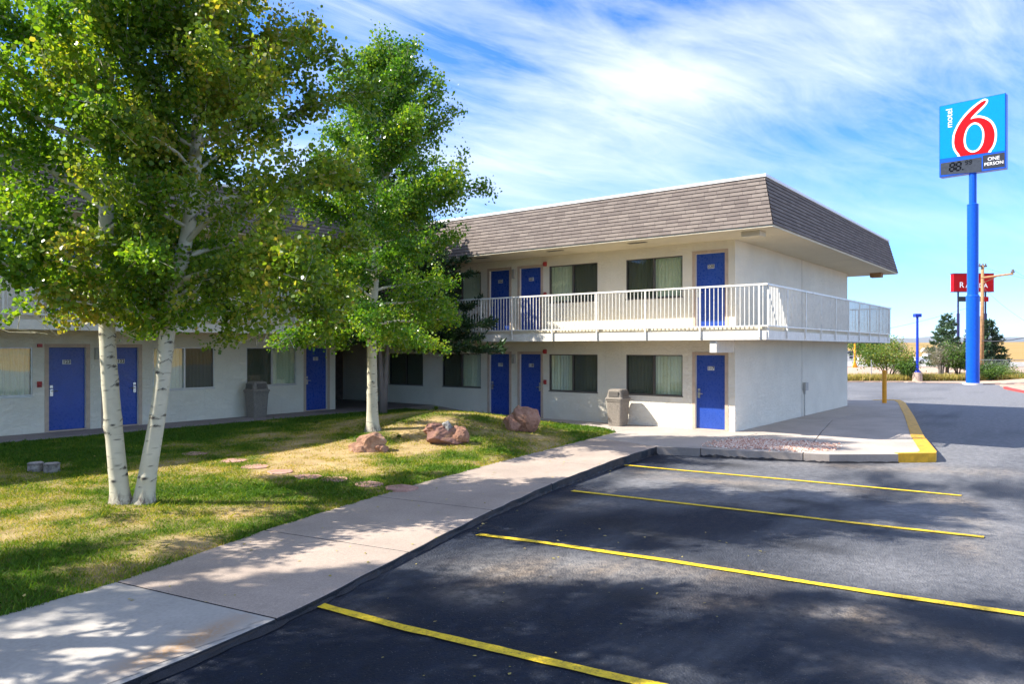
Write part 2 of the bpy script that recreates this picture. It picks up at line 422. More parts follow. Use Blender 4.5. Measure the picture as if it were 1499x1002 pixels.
def np_mesh(name, verts, nper, mats, attrs=None, smooth=False):
    """many separate equal n-gons, fast"""
    n = len(verts) // nper
    me = bpy.data.meshes.new(name)
    me.vertices.add(len(verts)); me.vertices.foreach_set('co', np.ascontiguousarray(verts, np.float32).ravel())
    me.loops.add(len(verts)); me.loops.foreach_set('vertex_index', np.arange(len(verts), dtype=np.int32))
    me.polygons.add(n); me.polygons.foreach_set('loop_start', np.arange(0, len(verts), nper, dtype=np.int32))
    for k, a in (attrs or {}).items():
        at = me.attributes.new(k, 'FLOAT', 'FACE'); at.data.foreach_set('value', np.ascontiguousarray(a, np.float32))
    me.update(calc_edges=True)
    me.materials.append(mats)
    return me
def grid_mesh(name, X, Y, Z, mat, attrs=None, keep=None, smooth=True):
    ny, nx = X.shape
    me = bpy.data.meshes.new(name)
    V = np.stack([X, Y, Z], -1).reshape(-1, 3)
    idx = np.arange(nx * ny).reshape(ny, nx)
    F = np.stack([idx[:-1, :-1], idx[:-1, 1:], idx[1:, 1:], idx[1:, :-1]], -1).reshape(-1, 4)
    if keep is not None: F = F[keep.ravel()]
    me.vertices.add(len(V)); me.vertices.foreach_set('co', V.astype(np.float32).ravel())
    me.loops.add(F.size); me.loops.foreach_set('vertex_index', F.astype(np.int32).ravel())
    me.polygons.add(len(F)); me.polygons.foreach_set('loop_start', np.arange(0, F.size, 4, dtype=np.int32))
    for k, a in (attrs or {}).items():
        at = me.attributes.new(k, 'FLOAT', 'POINT'); at.data.foreach_set('value', a.astype(np.float32).ravel())
    me.update(calc_edges=True); me.materials.append(mat)
    if smooth: me.polygons.foreach_set('use_smooth', [True] * len(me.polygons))
    return me

def text_mesh(body, size, bold=.0, spacing=1.):
    """flat lettering as (verts, faces), centred on the origin in x / y"""
    cu = bpy.data.curves.new('lettering', 'FONT'); cu.body = body; cu.size = size; cu.offset = bold
    cu.align_x = 'CENTER'; cu.align_y = 'CENTER'; cu.space_character = spacing; cu.resolution_u = 4
    ob = bpy.data.objects.new('lettering', cu); COL.objects.link(ob)
    dg = bpy.context.evaluated_depsgraph_get()
    me = bpy.data.meshes.new_from_object(ob.evaluated_get(dg))
    vs = [tuple(v.co) for v in me.vertices]; fs = [tuple(p.vertices) for p in me.polygons]
    bpy.data.objects.remove(ob); bpy.data.meshes.remove(me)
    return vs, fs

def smoothstep(t): t = np.clip(t, 0, 1); return t * t * (3 - 2 * t)
def in_poly(px, py, poly):
    px = np.asarray(px); py = np.asarray(py); r = np.zeros(px.shape, bool); n = len(poly)
    for i in range(n):
        x0, y0 = poly[i]; x1, y1 = poly[(i + 1) % n]
        if y0 == y1: continue
        c = ((y0 > py) != (y1 > py)) & (px < (x1 - x0) * (py - y0) / (y1 - y0) + x0); r ^= c
    return r
def poly_dist(px, py, poly):
    d = np.full(px.shape, 1e9); n = len(poly)
    for i in range(n):
        x0, y0 = poly[i]; x1, y1 = poly[(i + 1) % n]; dx, dy = x1 - x0, y1 - y0
        t = np.clip(((px - x0) * dx + (py - y0) * dy) / (dx * dx + dy * dy + 1e-9), 0, 1)
        d = np.minimum(d, np.hypot(px - x0 - t * dx, py - y0 - t * dy))
    return d
def vnoise(x, y, seed=0):
    """cheap value noise, 0..1"""
    r = np.random.default_rng(seed); T = r.random((64, 64))
    xi = np.floor(x).astype(int); yi = np.floor(y).astype(int); fx = smoothstep(x - xi); fy = smoothstep(y - yi)
    g = lambda a, b: T[a % 64, b % 64]
    return (g(xi, yi) * (1 - fx) + g(xi + 1, yi) * fx) * (1 - fy) + (g(xi, yi + 1) * (1 - fx) + g(xi + 1, yi + 1) * fx) * fy
def fbm(x, y, seed=0, o=4):
    s = 0; a = .5; t = 0
    for k in range(o): s = s + a * vnoise(x * 2 ** k, y * 2 ** k, seed + k); t += a; a *= .55
    return s / t

# ------------------------------------------------------------------ setting: ground
KERB = [(-9, 4.0), (-3, 4.45), (1.2, 4.9), (2.33, 5.1), (2.93, 5.16), (3.63, 5.3), (4.49, 5.53), (5.76, 5.9), (7.51, 6.4), (9.87, 6.98), (13.16, 7.55), (15.4, 7.79)]
INN = [(-9, 6.3), (-3, 6.75), (1.2, 7.1), (2.32, 7.2), (3.3, 7.35), (5.51, 8.06), (8.6, 8.76), (11.89, 9.27), (17.35, 10.01)]
LAWN = INN + [(17.9, 10.6), (18.0, 11.6), (18.0, 18.6), (-9, 18.6)]
def ysw(x): return np.interp(x, [p[0] for p in INN], [p[1] for p in INN])
def lawn_h(x, y):
    b = .02 + .17 * np.clip((y - ysw(x)) / 9., 0, 1)
    m = .47 * np.exp(-(((x - 14.2) / 2.7) ** 2 + ((y - 13.4) / 2.6) ** 2))
    return b + m * smoothstep((18.0 - x) / 1.0)
def asph_z(x): return -.07 - .12 * smoothstep((x - 5) / 11.)

# terrain to the horizon: flat round the motel, a low golden rise beyond the road
rad = np.array([0, 20, 45, 70, 100, 130, 170, 220, 300, 400, 550, 750, 950, 1200, 1700, 2600, 5000, 11000.])
hz = np.array([-.5, -.5, -.5, -.42, -.40, -.40, -.35, .1, 1.2, 3., 5.2, 7.4, 8.4, 8., 4., 0., -2., -4.])
ang = np.linspace(0, 2 * np.pi, 181)
RR, AA = np.meshgrid(rad, ang); ZZ = np.tile(hz, (len(ang), 1)) + (fbm(AA * 3, RR * .004, 3) - .5) * np.clip((RR - 200) / 400, 0, 1) * 2.6
ZZ[-1] = ZZ[0]
tag(link('ground', grid_mesh('ground', RR * np.cos(AA), RR * np.sin(AA), ZZ, M['prairie'])), kind='structure')
a = np.linspace(R(-75), R(75), 241) + R(10)
rr = np.array([6500., 7600., 9000., 10500.]); AA, RR = np.meshgrid(a, rr)
prof = np.array([0, .55, 1., .2])[:, None]
ZZ = -4 + prof * (112 + 52 * (fbm(AA * 9, RR * 0, 11, 5) - .5) * 2 + 20 * (fbm(AA * 40, RR * 0, 17, 3) - .5))
tag(link('mountains', grid_mesh('mountains', RR * np.cos(AA), RR * np.sin(AA), ZZ, M['mountain'])), kind='structure')

# asphalt car park
def axis(lo, hi, a, b, fine, coarse):
    return np.concatenate([np.arange(lo, a, coarse), np.arange(a, b, fine), np.arange(b, hi + coarse, coarse)])
ax = axis(-34, 64, 1., 24, .14, 1.6); ay = axis(-60, 26, -1.2, 9.5, .14, 1.6)
X, Y = np.meshgrid(ax, ay); Z = asph_z(X) - .10 * smoothstep((X - 30) / 30.)
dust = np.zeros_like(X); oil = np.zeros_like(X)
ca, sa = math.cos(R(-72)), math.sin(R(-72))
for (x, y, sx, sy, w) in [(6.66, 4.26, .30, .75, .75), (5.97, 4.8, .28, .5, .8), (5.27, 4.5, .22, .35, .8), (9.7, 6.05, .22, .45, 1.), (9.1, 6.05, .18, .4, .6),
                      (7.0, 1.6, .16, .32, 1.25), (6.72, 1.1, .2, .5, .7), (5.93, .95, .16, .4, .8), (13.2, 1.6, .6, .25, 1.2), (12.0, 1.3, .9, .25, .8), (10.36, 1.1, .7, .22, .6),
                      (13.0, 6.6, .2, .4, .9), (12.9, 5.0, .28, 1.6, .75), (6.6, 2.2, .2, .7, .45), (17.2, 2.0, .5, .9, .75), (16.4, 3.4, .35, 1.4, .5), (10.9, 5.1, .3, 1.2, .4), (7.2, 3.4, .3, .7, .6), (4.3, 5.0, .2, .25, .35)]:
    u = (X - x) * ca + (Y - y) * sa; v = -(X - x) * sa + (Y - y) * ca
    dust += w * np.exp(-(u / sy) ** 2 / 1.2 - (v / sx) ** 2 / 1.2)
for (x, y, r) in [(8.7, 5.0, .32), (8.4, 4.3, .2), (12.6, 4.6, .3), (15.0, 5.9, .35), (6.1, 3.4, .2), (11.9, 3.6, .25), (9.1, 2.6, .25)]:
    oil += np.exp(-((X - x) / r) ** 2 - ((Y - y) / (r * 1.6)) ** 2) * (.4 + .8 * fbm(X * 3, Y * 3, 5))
worn_sunlit = smoothstep((fbm(X * .35 + Y * .15, Y * .8, 21, 5) - .36) / .25) * smoothstep((X - 6.5) / 6.) * smoothstep((7.6 - Y) / 2.) * .75 + smoothstep((X - 14.5) / 5.) * .85 * (.45 + fbm(X * .3, Y * .7, 31))  # wear, with the sunny right side of the lot painted lighter
for (x, y, rx, ry, wt) in [(8.5, 1.7, .9, 1.4, .65), (6.85, 4.1, .5, 1.0, .6), (12.4, 4.2, .55, 2.2, .55), (9.3, .2, 1.2, .8, .5), (12.6, 1.2, 1.4, .8, .5), (6.0, .6, .5, .9, .5), (11.8, 6.6, .5, .6, .5)]:  # pale patches: scuffed sealer and sunlit spots put into the colour
    worn_sunlit = worn_sunlit + wt * np.exp(-((X - x) / rx) ** 2 - ((Y - y) / ry) ** 2) * (.35 + 1.1 * fbm(X * 1.2, Y * 2.2, 33))
worn_sunlit = np.clip(worn_sunlit - .8 * smoothstep((Y - (ysw(X) - 2.9)) / .9) * smoothstep((16 - X) / 2), 0, 1)
tag(link('parking_lot', grid_mesh('parking_lot', X, Y, Z + (fbm(X * .9, Y * .9, 9, 3) - .5) * .012, M['asphalt'], {'dust': np.clip(dust * 1.25, 0, 1), 'oil': np.clip(oil, 0, 1), 'worn_sunlit': worn_sunlit})), kind='structure')

# painted bay lines
LINES = [[(4.18, 5.54), (4.22, 4.98), (4.3, 4.25), (4.43, 3.37), (4.57, 2.43), (4.76, 1.2), (4.9, .3)], [(7.01, 5.98), (7.2, 5.08), (7.44, 3.46), (7.63, 1.79), (7.82, .46), (7.86, .2)],
         [(10.29, 6.74), (10.38, 5.99), (10.61, 3.87), (10.8, 2.11), (10.96, 1.05)], [(13.48, 7.55), (13.59, 6.31), (13.84, 4.41), (13.98, 2.73), (14.08, 1.66)]]
mb = MB()
for L in LINES:
    ys = np.array([p[1] for p in L]); xs = np.array([p[0] for p in L])
    yy = np.linspace(ys[0], ys[-1], 60); xx = np.interp(-yy, -ys, xs) + (fbm(yy * 2.2, yy * 0, int(xs[0] * 10), 3) - .5) * .02
    w = .052 + (fbm(yy * 6, yy * 0, 40 + int(xs[0]), 3) - .5) * .016
    for k in range(59):
        z0 = asph_z(xx[k]) + .013; z1 = asph_z(xx[k + 1]) + .013
        mb.quad((xx[k] - w[k], yy[k], z0), (xx[k] + w[k], yy[k], z0), (xx[k + 1] + w[k + 1], yy[k + 1], z1), (xx[k + 1] - w[k + 1], yy[k + 1], z1))
tag(mb.build('painted_lines', M['line']), kind='structure')

# sidewalk: slabs between joints, the first one newer and grey
def along(poly, x): return float(np.interp(x, [p[0] for p in poly], [p[1] for p in poly]))
cuts = [(-9, -9), (-5.2, -5.0), (-1.6, -1.4), (.4, .7), (3.3, 3.66), (5.35, 5.75), (7.6, 7.95), (9.85, 10.1), (12.0, 12.25), (14.2, 13.9), (16.0, 15.4)]
mb = MB()
def densify(poly, x0, x1, n=8):
    xs = np.linspace(x0, x1, n); return [(float(x), along(poly, x)) for x in xs]
for k in range(len(cuts) - 1):
    (i0, o0), (i1, o1) = cuts[k], cuts[k + 1]; g = .006
    kb = densify(KERB, o0 + g, o1 - g); kb = [(x, y + (random.random() - .5) * .034) for x, y in kb]
    pts = kb + densify(INN, i0 + g, i1 - g)[::-1]
    mb.prism(pts, -.42, .0, 0 if k >= 4 else 1, 2)
sw = mb.build('sidewalk', [M['walk_pink'], M['walk_grey'], M['tar']], bevel=.012); tag(sw, kind='structure')
mb = MB()   # joint bed under the slabs
mb.prism(densify(KERB, -9, 15.4, 40) + densify(INN, -9, 16.0, 40)[::-1], -.45, -.02, 0, 0)
jb = mb.build('sidewalk_joints', M['joint']); tag(jb, kind='structure')
# stained skin of the grey slab (a fine sheet, so the rust can have its own shape)
XX, YY = np.meshgrid(np.arange(.42, 3.66, .05), np.arange(4.6, 7.45, .05))
lo = np.interp(XX, [p[0] for p in KERB], [p[1] for p in KERB]) + .035; hi = ysw(XX) - .02
jx = np.interp(YY, [5.3, 7.35], [3.66, 3.3]) - .03; j0 = np.interp(YY, [4.8, 7.1], [.7, .4]) + .03
ok = (YY > lo) & (YY < hi) & (XX < jx) & (XX > j0)
keep = ok[:-1, :-1] & ok[1:, :-1] & ok[:-1, 1:] & ok[1:, 1:]
u = (XX - 3.05) * .96 + (YY - 5.42) * .28; v = -(XX - 3.05) * .28 + (YY - 5.42) * .96
rust = np.exp(-(u / .55) ** 2 - (v / .13) ** 2) + .5 * np.exp(-((XX - 2.6) / .4) ** 2 - ((YY - 5.35) / .12) ** 2)
tag(link('stained_slab', grid_mesh('stained_slab', XX, YY, np.full_like(XX, .004), M['walk_grey'], {'rust': rust}, keep)), kind='structure')

# walkway along both wings and the apron round the end wall
mb = MB()
mb.prism([(17.35, 10.01), (16.0, 9.84), (15.4, 7.79), (15.72, 6.9), (19.36, 6.9), (19.36, 10.01)], -.42, -.001, 0, 1)
mb.prism([(17.35, 10.015), (19.36, 10.015), (19.36, 13.0), (18.0, 13.0), (18.0, 11.6), (17.9, 10.6)], -.42, -.001, 0, 1)
mb.prism([(18.0, 13.006), (19.36, 13.006), (19.36, 16.4), (18.0, 16.4)], -.42, -.001, 0, 1)
mb.prism([(18.0, 16.406), (19.36, 16.406), (19.36, 18.6), (18.0, 18.6)], -.42, lambda p: -.001 if p[1] < 17 else .20, 0, 1)
tag(mb.build('walkway', [M['apron'], M['apronface']], bevel=.008), kind='structure')
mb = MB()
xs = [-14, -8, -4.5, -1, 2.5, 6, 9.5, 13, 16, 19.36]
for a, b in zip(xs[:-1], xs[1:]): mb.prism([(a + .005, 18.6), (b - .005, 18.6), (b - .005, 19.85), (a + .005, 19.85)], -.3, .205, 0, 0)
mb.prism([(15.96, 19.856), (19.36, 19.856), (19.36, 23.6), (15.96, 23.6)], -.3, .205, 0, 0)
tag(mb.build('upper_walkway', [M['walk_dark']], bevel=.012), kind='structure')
mb = MB()
E0 = (15.73, 6.89); K1 = (15.97, 6.12); K2 = (16.31, 4.49); K3 = (17.43, 3.21); K4 = (18.03, 2.6); K5 = (21.2, 3.31); K6 = (27.38, 4.57); K7 = (34.05, 6.01); K8 = (35.72, 6.5); K9 = (35.04, 7.38)
E1 = (16.05, 6.0)
mb.prism([(15.73, 6.885), (15.93, 6.1), (16.35, 4.85), (19.6, 5.45), (19.36, 6.885)], -.42, -.002, 0, 1)
mb.prism([(16.355, 4.835), (16.5, 4.35), (17.43, 3.21), (17.76, 2.90), (18.05, 2.66), (18.3, 2.68), (21.17, 3.36), (20.9, 5.70), (19.607, 5.436)], -.42, -.002, 0, 1)
mb.prism([(19.612, 5.456), (20.895, 5.716), (24.4, 6.35), (24.4, 7.49), (19.366, 7.49)], -.42, -.003, 0, 1)
mb.prism([(21.178, 3.366), (27.34, 4.64), (27.0, 6.2), (24.4, 6.34), (20.91, 5.70)], -.42, -.004, 0, 1)
mb.prism([(27.348, 4.648), (34.0, 6.1), (35.5, 6.58), (34.8, 7.5), (31.0, 12.5), (31.0, 7.49), (24.406, 7.49), (24.406, 6.352), (27.01, 6.21)], -.42, -.003, 0, 1)
tag(mb.build('apron', [M['apron'], M['apronface']], bevel=.01), kind='structure')
# yellow painted kerb
mb = MB()
outer = [K3, (17.75, 2.86), K4, (18.3, 2.62), K5, K6, K7, K8, (35.9, 6.8), K9]
inner = [(17.52, 3.30), (17.80, 3.05), (17.95, 2.93), (18.25, 2.93), (21.14, 3.60), (27.32, 4.84), (33.98, 6.27), (35.3, 6.66), (35.35, 6.85), (34.75, 7.4)]
for k in range(len(outer) - 1):
    mb.prism([outer[k], outer[k + 1], inner[k + 1], inner[k]], -.42, .008 + .0004 * (k % 2), 0, 0)
tag(mb.build('yellow_kerb', M['kerbyellow']), kind='structure')
# crumbled sealer along the kerb foot
mb = MB()
allk = densify(KERB, -3, 15.4, 150)
prev = None
for (x, y) in allk:
    w = .012 + .04 * random.random(); h = .012 + .03 * random.random(); z = asph_z(x)
    cur = ((x, y + .01, z + h + .02), (x + w * .13, y - w, z + .006))
    if prev: mb.quad(prev[1], cur[1], cur[0], prev[0])
    prev = cur
prev = None
for t in np.linspace(0, 1, 50):
    P = [(15.73, 6.885), (15.93, 6.1), (16.35, 4.85), (16.5, 4.35), (17.43, 3.21)]
    q = t * 4; i = min(3, int(q)); fr = q - i; x = P[i][0] + (P[i + 1][0] - P[i][0]) * fr; y = P[i][1] + (P[i + 1][1] - P[i][1]) * fr
    w = .04 + .07 * random.random(); z = asph_z(x)
    cur = ((x + .01, y, z + .02 + .06 * random.random() * (1 - t * .7)), (x - w, y - w * .4, z + .006))
    if prev: mb.quad(prev[1], cur[1], cur[0], prev[0])
    prev = cur
tag(mb.build('kerb_sealer', M['tar']), kind='structure')

# gravel bed
GP = [(16.1, 6.75), (16.9, 7.1), (18.0, 6.7), (18.35, 4.85), (17.4, 4.5), (16.65, 4.95)]
N = 5200
pts = np.stack([rng.uniform(16, 18.5, N * 2), rng.uniform(4.4, 7.2, N * 2)], 1)
ins = in_poly(pts[:, 0], pts[:, 1], GP); dd = poly_dist(pts[:, 0], pts[:, 1], GP)
pts = pts[(ins & (rng.random(len(pts)) < .35 + dd * 2.2)) | (~ins & (dd < .25) & (rng.random(len(pts)) < .12))][:N]
n = len(pts); s = rng.uniform(.014, .038, n)
octv = np.array([(1, 0, 0), (0, 1, 0), (-1, 0, 0), (0, -1, 0), (0, 0, 1)], float)
tri = np.array([(0, 1, 4), (1, 2, 4), (2, 3, 4), (3, 0, 4)])
th = rng.uniform(0, 6.28, n); c_, s_ = np.cos(th), np.sin(th)
V = octv[tri.ravel()][None] * s[:, None, None] * np.stack([rng.uniform(.7, 1.3, n), rng.uniform(.7, 1.2, n), rng.uniform(.5, .9, n)], 1)[:, None, :]
V = np.stack([V[..., 0] * c_[:, None] - V[..., 1] * s_[:, None] + pts[:, 0:1], V[..., 0] * s_[:, None] + V[..., 1] * c_[:, None] + pts[:, 1:2], V[..., 2] + .001 + rng.uniform(0, .012, n)[:, None]], -1)
tag(link('gravel', np_mesh('gravel', V.reshape(-1, 3), 3, M['gravel'], {'rnd': np.repeat(rng.random(n), 4)})), 'bed of loose pink and white gravel on the concrete apron', 'gravel', kind='stuff')

# lawn
XX, YY = np.meshgrid(np.arange(-9, 18.3, .12), np.arange(6.0, 18.8, .12))
ins = in_poly(XX, YY, LAWN); d = poly_dist(XX, YY, LAWN)
def dryness(x, y):
    f = fbm(x * .9, y * .9, 51, 5); g = fbm(x * .28 + 5, y * .28, 61, 3)
    base = .30 + 2.3 * (f - .5) + 1.2 * (g - .5)
    base = base + .55 * np.exp(-((x - 9.3) / 2.6) ** 2 - ((y - 12.4) / 2.4) ** 2) + .40 * np.exp(-((x - 13.6) / 2.2) ** 2 - ((y - 13.4) / 2.0) ** 2)
    base = base + .35 * np.exp(-((x - 6.3) / 1.4) ** 2 - ((y - 12.3) / 1.3) ** 2)
    base = base - .55 * smoothstep((x - 13.8) / 2) * smoothstep((12.2 - y) / 1.6) - .35 * smoothstep((9.9 - y) / 1.3) * smoothstep((9 - x) / 3) - .5 * smoothstep((y - 15.2) / 2)
    return np.clip(base, 0, 1)
H = np.where(ins, lawn_h(XX, YY) * smoothstep(d / .22) - .02 * (1 - smoothstep(d / .22)), -.06) + (fbm(XX * 2.5, YY * 2.5, 71, 3) - .5) * .035 * ins
tag(link('lawn', grid_mesh('lawn', XX, YY, H, M['soil'], {'dry': dryness(XX, YY)}, (ins | (d < .3))[:-1, :-1] & (ins | (d < .3))[1:, 1:])), kind='structure')
# grass blades
N = 900000
u = rng.random(N)
px = rng.uniform(1.0, 18.0, N); py = rng.uniform(7.0, 18.6, N)
dep = px * .7896 + py * .6136; lat = px * .6136 - py * .7896
ok = (in_poly(px, py, LAWN) | ((py > 7) & (py < ysw(px)) & (py > ysw(px) - .05 * (.2 + 1.6 * fbm(px * 4, py * 0, 88, 3))) & (px < 17.3))) & (dep > 4) & (lat / dep > -.76) & (rng.random(N) < np.clip(1.25 - (dep - 7) / 15, .35, 1))
px, py, dep = px[ok], py[ok], dep[ok]
dist = poly_dist(px, py, LAWN); dry = dryness(px, py)
keep = (rng.random(len(px)) < 1.05 - .62 * dry) & (dist > .0)
px, py, dep, dry, dist = px[keep], py[keep], dep[keep], dry[keep], dist[keep]
n = len(px)
tuft = fbm(px * 6, py * 6, 81, 3)
hgt = (.018 + .034 * rng.random(n)) * (.55 + 1.0 * tuft) * (1 - .4 * dry) ; w = (.0032 + .0016 * rng.random(n)) * np.clip(dep / 9., 1, 2.2)
hgt = hgt * np.where(rng.random(n) < .05, 2.0, 1.)
th = rng.uniform(0, 6.28, n); ln = rng.normal(0, .55, (n, 2)) * hgt[:, None]
z0 = np.where(in_poly(px, py, LAWN), lawn_h(px, py) * smoothstep(dist / .22) - .012, -.003)
base = np.stack([px, py, z0], 1); side = np.stack([np.cos(th) * w, np.sin(th) * w, np.zeros(n)], 1)
mid = base + np.concatenate([ln * .35, (hgt * .6)[:, None]], 1); tip = base + np.concatenate([ln, hgt[:, None]], 1)
V = np.stack([base - side, base + side, mid + side * .8, tip, mid - side * .8], 1)
rn = np.clip(dry * .78 + rng.normal(.10, .16, n), 0, 1)
tag(link('lawn_grass', np_mesh('lawn_grass', V.reshape(-1, 3), 5, M['grassblade'], {'rnd': rn})), 'short patchy green and straw coloured grass covering the courtyard lawn', 'grass', kind='stuff')
# fallen leaves / litter on the lawn
def lawn_at(x, y): return float(lawn_h(np.float64(x), np.float64(y)))

# ------------------------------------------------------------------ motel building
X0, Y0, YL = 19.36, 7.5, 19.85
motel = thing('motel', 'two storey cream stucco motel with blue doors, white balcony railings and brown mansard roof', 'motel', (X0, Y0, 0))
def facade(mb, frame, u0, u1, z0, z1, ops, rec=.13):
    """wall sheet with real openings; frame maps (u, inward, z) to world"""
    us = sorted({u0, u1, *[o[0] for o in ops], *[o[1] for o in ops]}); zs = sorted({z0, z1, *[o[2] for o in ops], *[o[3] for o in ops]})
    for a, b in zip(us[:-1], us[1:]):
        for c, d in zip(zs[:-1], zs[1:]):
            um, zm = (a + b) / 2, (c + d) / 2
            if any(o[0] < um < o[1] and o[2] < zm < o[3] for o in ops): continue
            mb.quad(frame(a, 0, c), frame(b, 0, c), frame(b, 0, d), frame(a, 0, d))
    for (a, b, c, d) in ops:
        mb.quad(frame(a, 0, c), frame(a, 0, d), frame(a, rec, d), frame(a, rec, c))
        mb.quad(frame(b, 0, d), frame(b, 0, c), frame(b, rec, c), frame(b, rec, d))
        mb.quad(frame(a, 0, d), frame(b, 0, d), frame(b, rec, d), frame(a, rec, d))
        mb.quad(frame(b, 0, c), frame(a, 0, c), frame(a, rec, c), frame(b, rec, c))
FR = lambda u, i, z: (X0 + i, Y0 - u, z)          # right wing: u runs to the viewer's right (u = 7.5 - y)
FL = lambda u, i, z: (u, YL + i, z)               # left wing: u = x
RM = lambda u, z: Matrix.Translation((X0, Y0 - u, z)) @ Matrix.Rotation(R(-90), 4, 'Z')
LM = lambda u, z: Matrix.Translation((u, YL, z))
UP = 2.79
rd = [(8.62, 7.78), (14.72, 13.88), (16.0, 15.16)]; rw = [(10.79, 9.01), (13.55, 11.77), (18.17, 16.39), (20.92, 19.14)]
ld = [(7.33, 8.17), (8.63, 9.47), (14.79, 15.63)]; lw = [(2.6, 4.36), (5.22, 6.98), (9.86, 11.63), (12.66, 14.42)]
opsR = []; opsL = []
for base in (0, UP):
    opsR += [(Y0 - a, Y0 - b, base + .0 if base else -.0 + .02, base + 2.045) for a, b in rd] + [(Y0 - a, Y0 - b, base + .895, base + 2.045) for a, b in rw]
opsLl = [(a, b, .23, 2.255) for a, b in ld] + [(a, b, 1.105, 2.255) for a, b in lw]
opsLu = [(a, b, 3.0, 5.045) for a, b in ld] + [(a, b, 3.9, 5.045) for a, b in lw]
opsLl[0:0] = []
mb = MB(); facade(mb, FR, Y0 - 23.6, 0, -.1, 5.15, opsR); mb.build('front_wall', M['stucco'], motel)
mb = MB(); facade(mb, FL, -14, 15.96, .1, 2.65, opsLl); facade(mb, FL, -14, X0 - .002, 2.65, 5.36, opsLu)
mb.quad((15.96, YL, .1), (15.96, 31, .1), (15.96, 31, 2.65), (15.96, YL, 2.65)); mb.build('wing_wall', M['stucco'], motel)
mb = MB()
mb.quad((X0, Y0, -.1), (25.185, Y0, -.1), (25.185, Y0, 5.15), (X0, Y0, 5.15)); mb.quad((25.215, Y0, -.1), (31, Y0, -.1), (31, Y0, 5.15), (25.215, Y0, 5.15))
mb.quad((31, Y0, -.1), (31, 31, -.1), (31, 31, 5.15), (31, Y0, 5.15)); mb.quad((31, 31, -.1), (-14, 31, -.1), (-14, 31, 5.15), (31, 31, 5.15)); mb.quad((-14, 31, -.1), (-14, YL, -.1), (-14, YL, 5.36), (-14, 31, 5.36))
mb.build('end_wall', M['stucco'], motel)
mb = MB(); mb.box(25.18, 25.22, Y0 + .006, Y0 + .05, -.1, 5.15); mb.build('expansion_joint', M['bin_dark'], motel)
mb = MB(); mb.quad((X0 + .14, Y0 + .05, 2.62), (30.9, Y0 + .05, 2.62), (30.9, 30.9, 2.62), (X0 + .14, 30.9, 2.62)); mb.quad((-13.9, YL + .14, 2.83), (X0, YL + .14, 2.83), (X0, 30.9, 2.83), (-13.9, 30.9, 2.83))
mb.quad((-13.9, YL + .14, .2), (15.9, YL + .14, .2), (15.9, 30.9, .2), (-13.9, 30.9, .2)); mb.quad((X0 + .14, Y0 + .05, .0), (30.9, Y0 + .05, .0), (30.9, 30.9, .0), (X0 + .14, 30.9, .0)); mb.build('room_floor', M['trim'], motel)
# passage at the inner corner
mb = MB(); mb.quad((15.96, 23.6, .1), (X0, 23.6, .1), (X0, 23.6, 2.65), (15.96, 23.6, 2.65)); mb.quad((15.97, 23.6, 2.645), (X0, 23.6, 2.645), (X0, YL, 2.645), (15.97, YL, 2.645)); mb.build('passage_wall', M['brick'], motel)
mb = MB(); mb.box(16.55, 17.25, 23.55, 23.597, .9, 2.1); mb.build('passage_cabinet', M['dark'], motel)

# balcony slab, fascia
mb = MB()
mb.box(18.13, X0, Y0, 18.57, 2.47, UP); mb.box(18.13, 32.2, 6.27, Y0 - .002, 2.47, UP); mb.box(31.002, 32.2, Y0, 26, 2.47, UP)
mb.box(-14, 18.125, 18.62, YL, 2.68, 3.0); mb.box(18.13, X0, 18.575, YL - .003, 2.69, 2.995)
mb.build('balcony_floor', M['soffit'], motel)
mb = MB()
mb.box(18.08, 18.128, 6.22, 18.56, 2.44, 2.665); mb.box(18.13, 32.25, 6.22, 6.268, 2.442, 2.667); mb.box(32.202, 32.25, 6.27, 26, 2.442, 2.667)
mb.box(-14, 18.12, 18.57, 18.618, 2.65, 2.875)
mb.build('balcony_fascia', M['whitefascia'], motel, bevel=.006)
mb = MB(); mb.box(18.15, X0 - .002, 7.51, 7.70, 2.12, 2.468); mb.build('beam_end', M['whitefascia'], motel, bevel=.008)

# railing
def rail_run(p0, p1, zf, posts, name='railing', post_out=(0, 0)):
    p0 = Vector(p0); p1 = Vector(p1); d = (p1 - p0); L = d.length; d.normalize(); n = Vector((-d.y, d.x))
    def bar(mb, s0, s1, hw, za, zb):
        a = p0 + d * s0; b = p0 + d * s1
        q = [a - n * hw, b - n * hw, b + n * hw, a + n * hw]
        mb.prism([(v.x, v.y) for v in q], za, zb); i = len(mb.v)
        mb.f.append((i - 8, i - 7, i - 6, i - 5)[::-1]); mb.m.append(0)
    mb = MB(); bar(mb, -.02, L + .02, .022, zf + .985, zf + 1.03); bar(mb, 0, L, .014, zf - .025, zf + .008)
    s = .06
    while s < L - .04:
        if not any(abs(s - q) < .04 for q in posts): bar(mb, s - .0085, s + .0085, .0085, zf + .007, zf + .986)
        s += .1135
    rl = mb.build(name, M['white'], motel)
    for q in posts:
        mb = MB(); bar(mb, q - .02, q + .02, .02, zf - .3, zf + .985); o = mb.build('post', M['white'], rl)
        o.matrix_parent_inverse = Matrix()
    return rl
rail_run((18.055, 18.5), (18.055, 6.2), UP, [18.5 - y for y in (18.4, 16.8, 15.27, 14.04, 12.53, 11.01, 9.48, 7.92, 6.39)])
rail_run((18.10, 6.197), (32.2, 6.197), UP, [x - 18.10 for x in (18.13, 19.57, 21.15, 22.66, 24.2, 25.75, 27.19, 28.67, 30.19, 31.8)])
rail_run((32.275, 6.2), (32.275, 20), UP, [.1 + 1.5 * k for k in range(9)])
rail_run((-14, 18.547), (17.98, 18.547), 3.0, [.45 + 1.5 * k for k in range(21)])

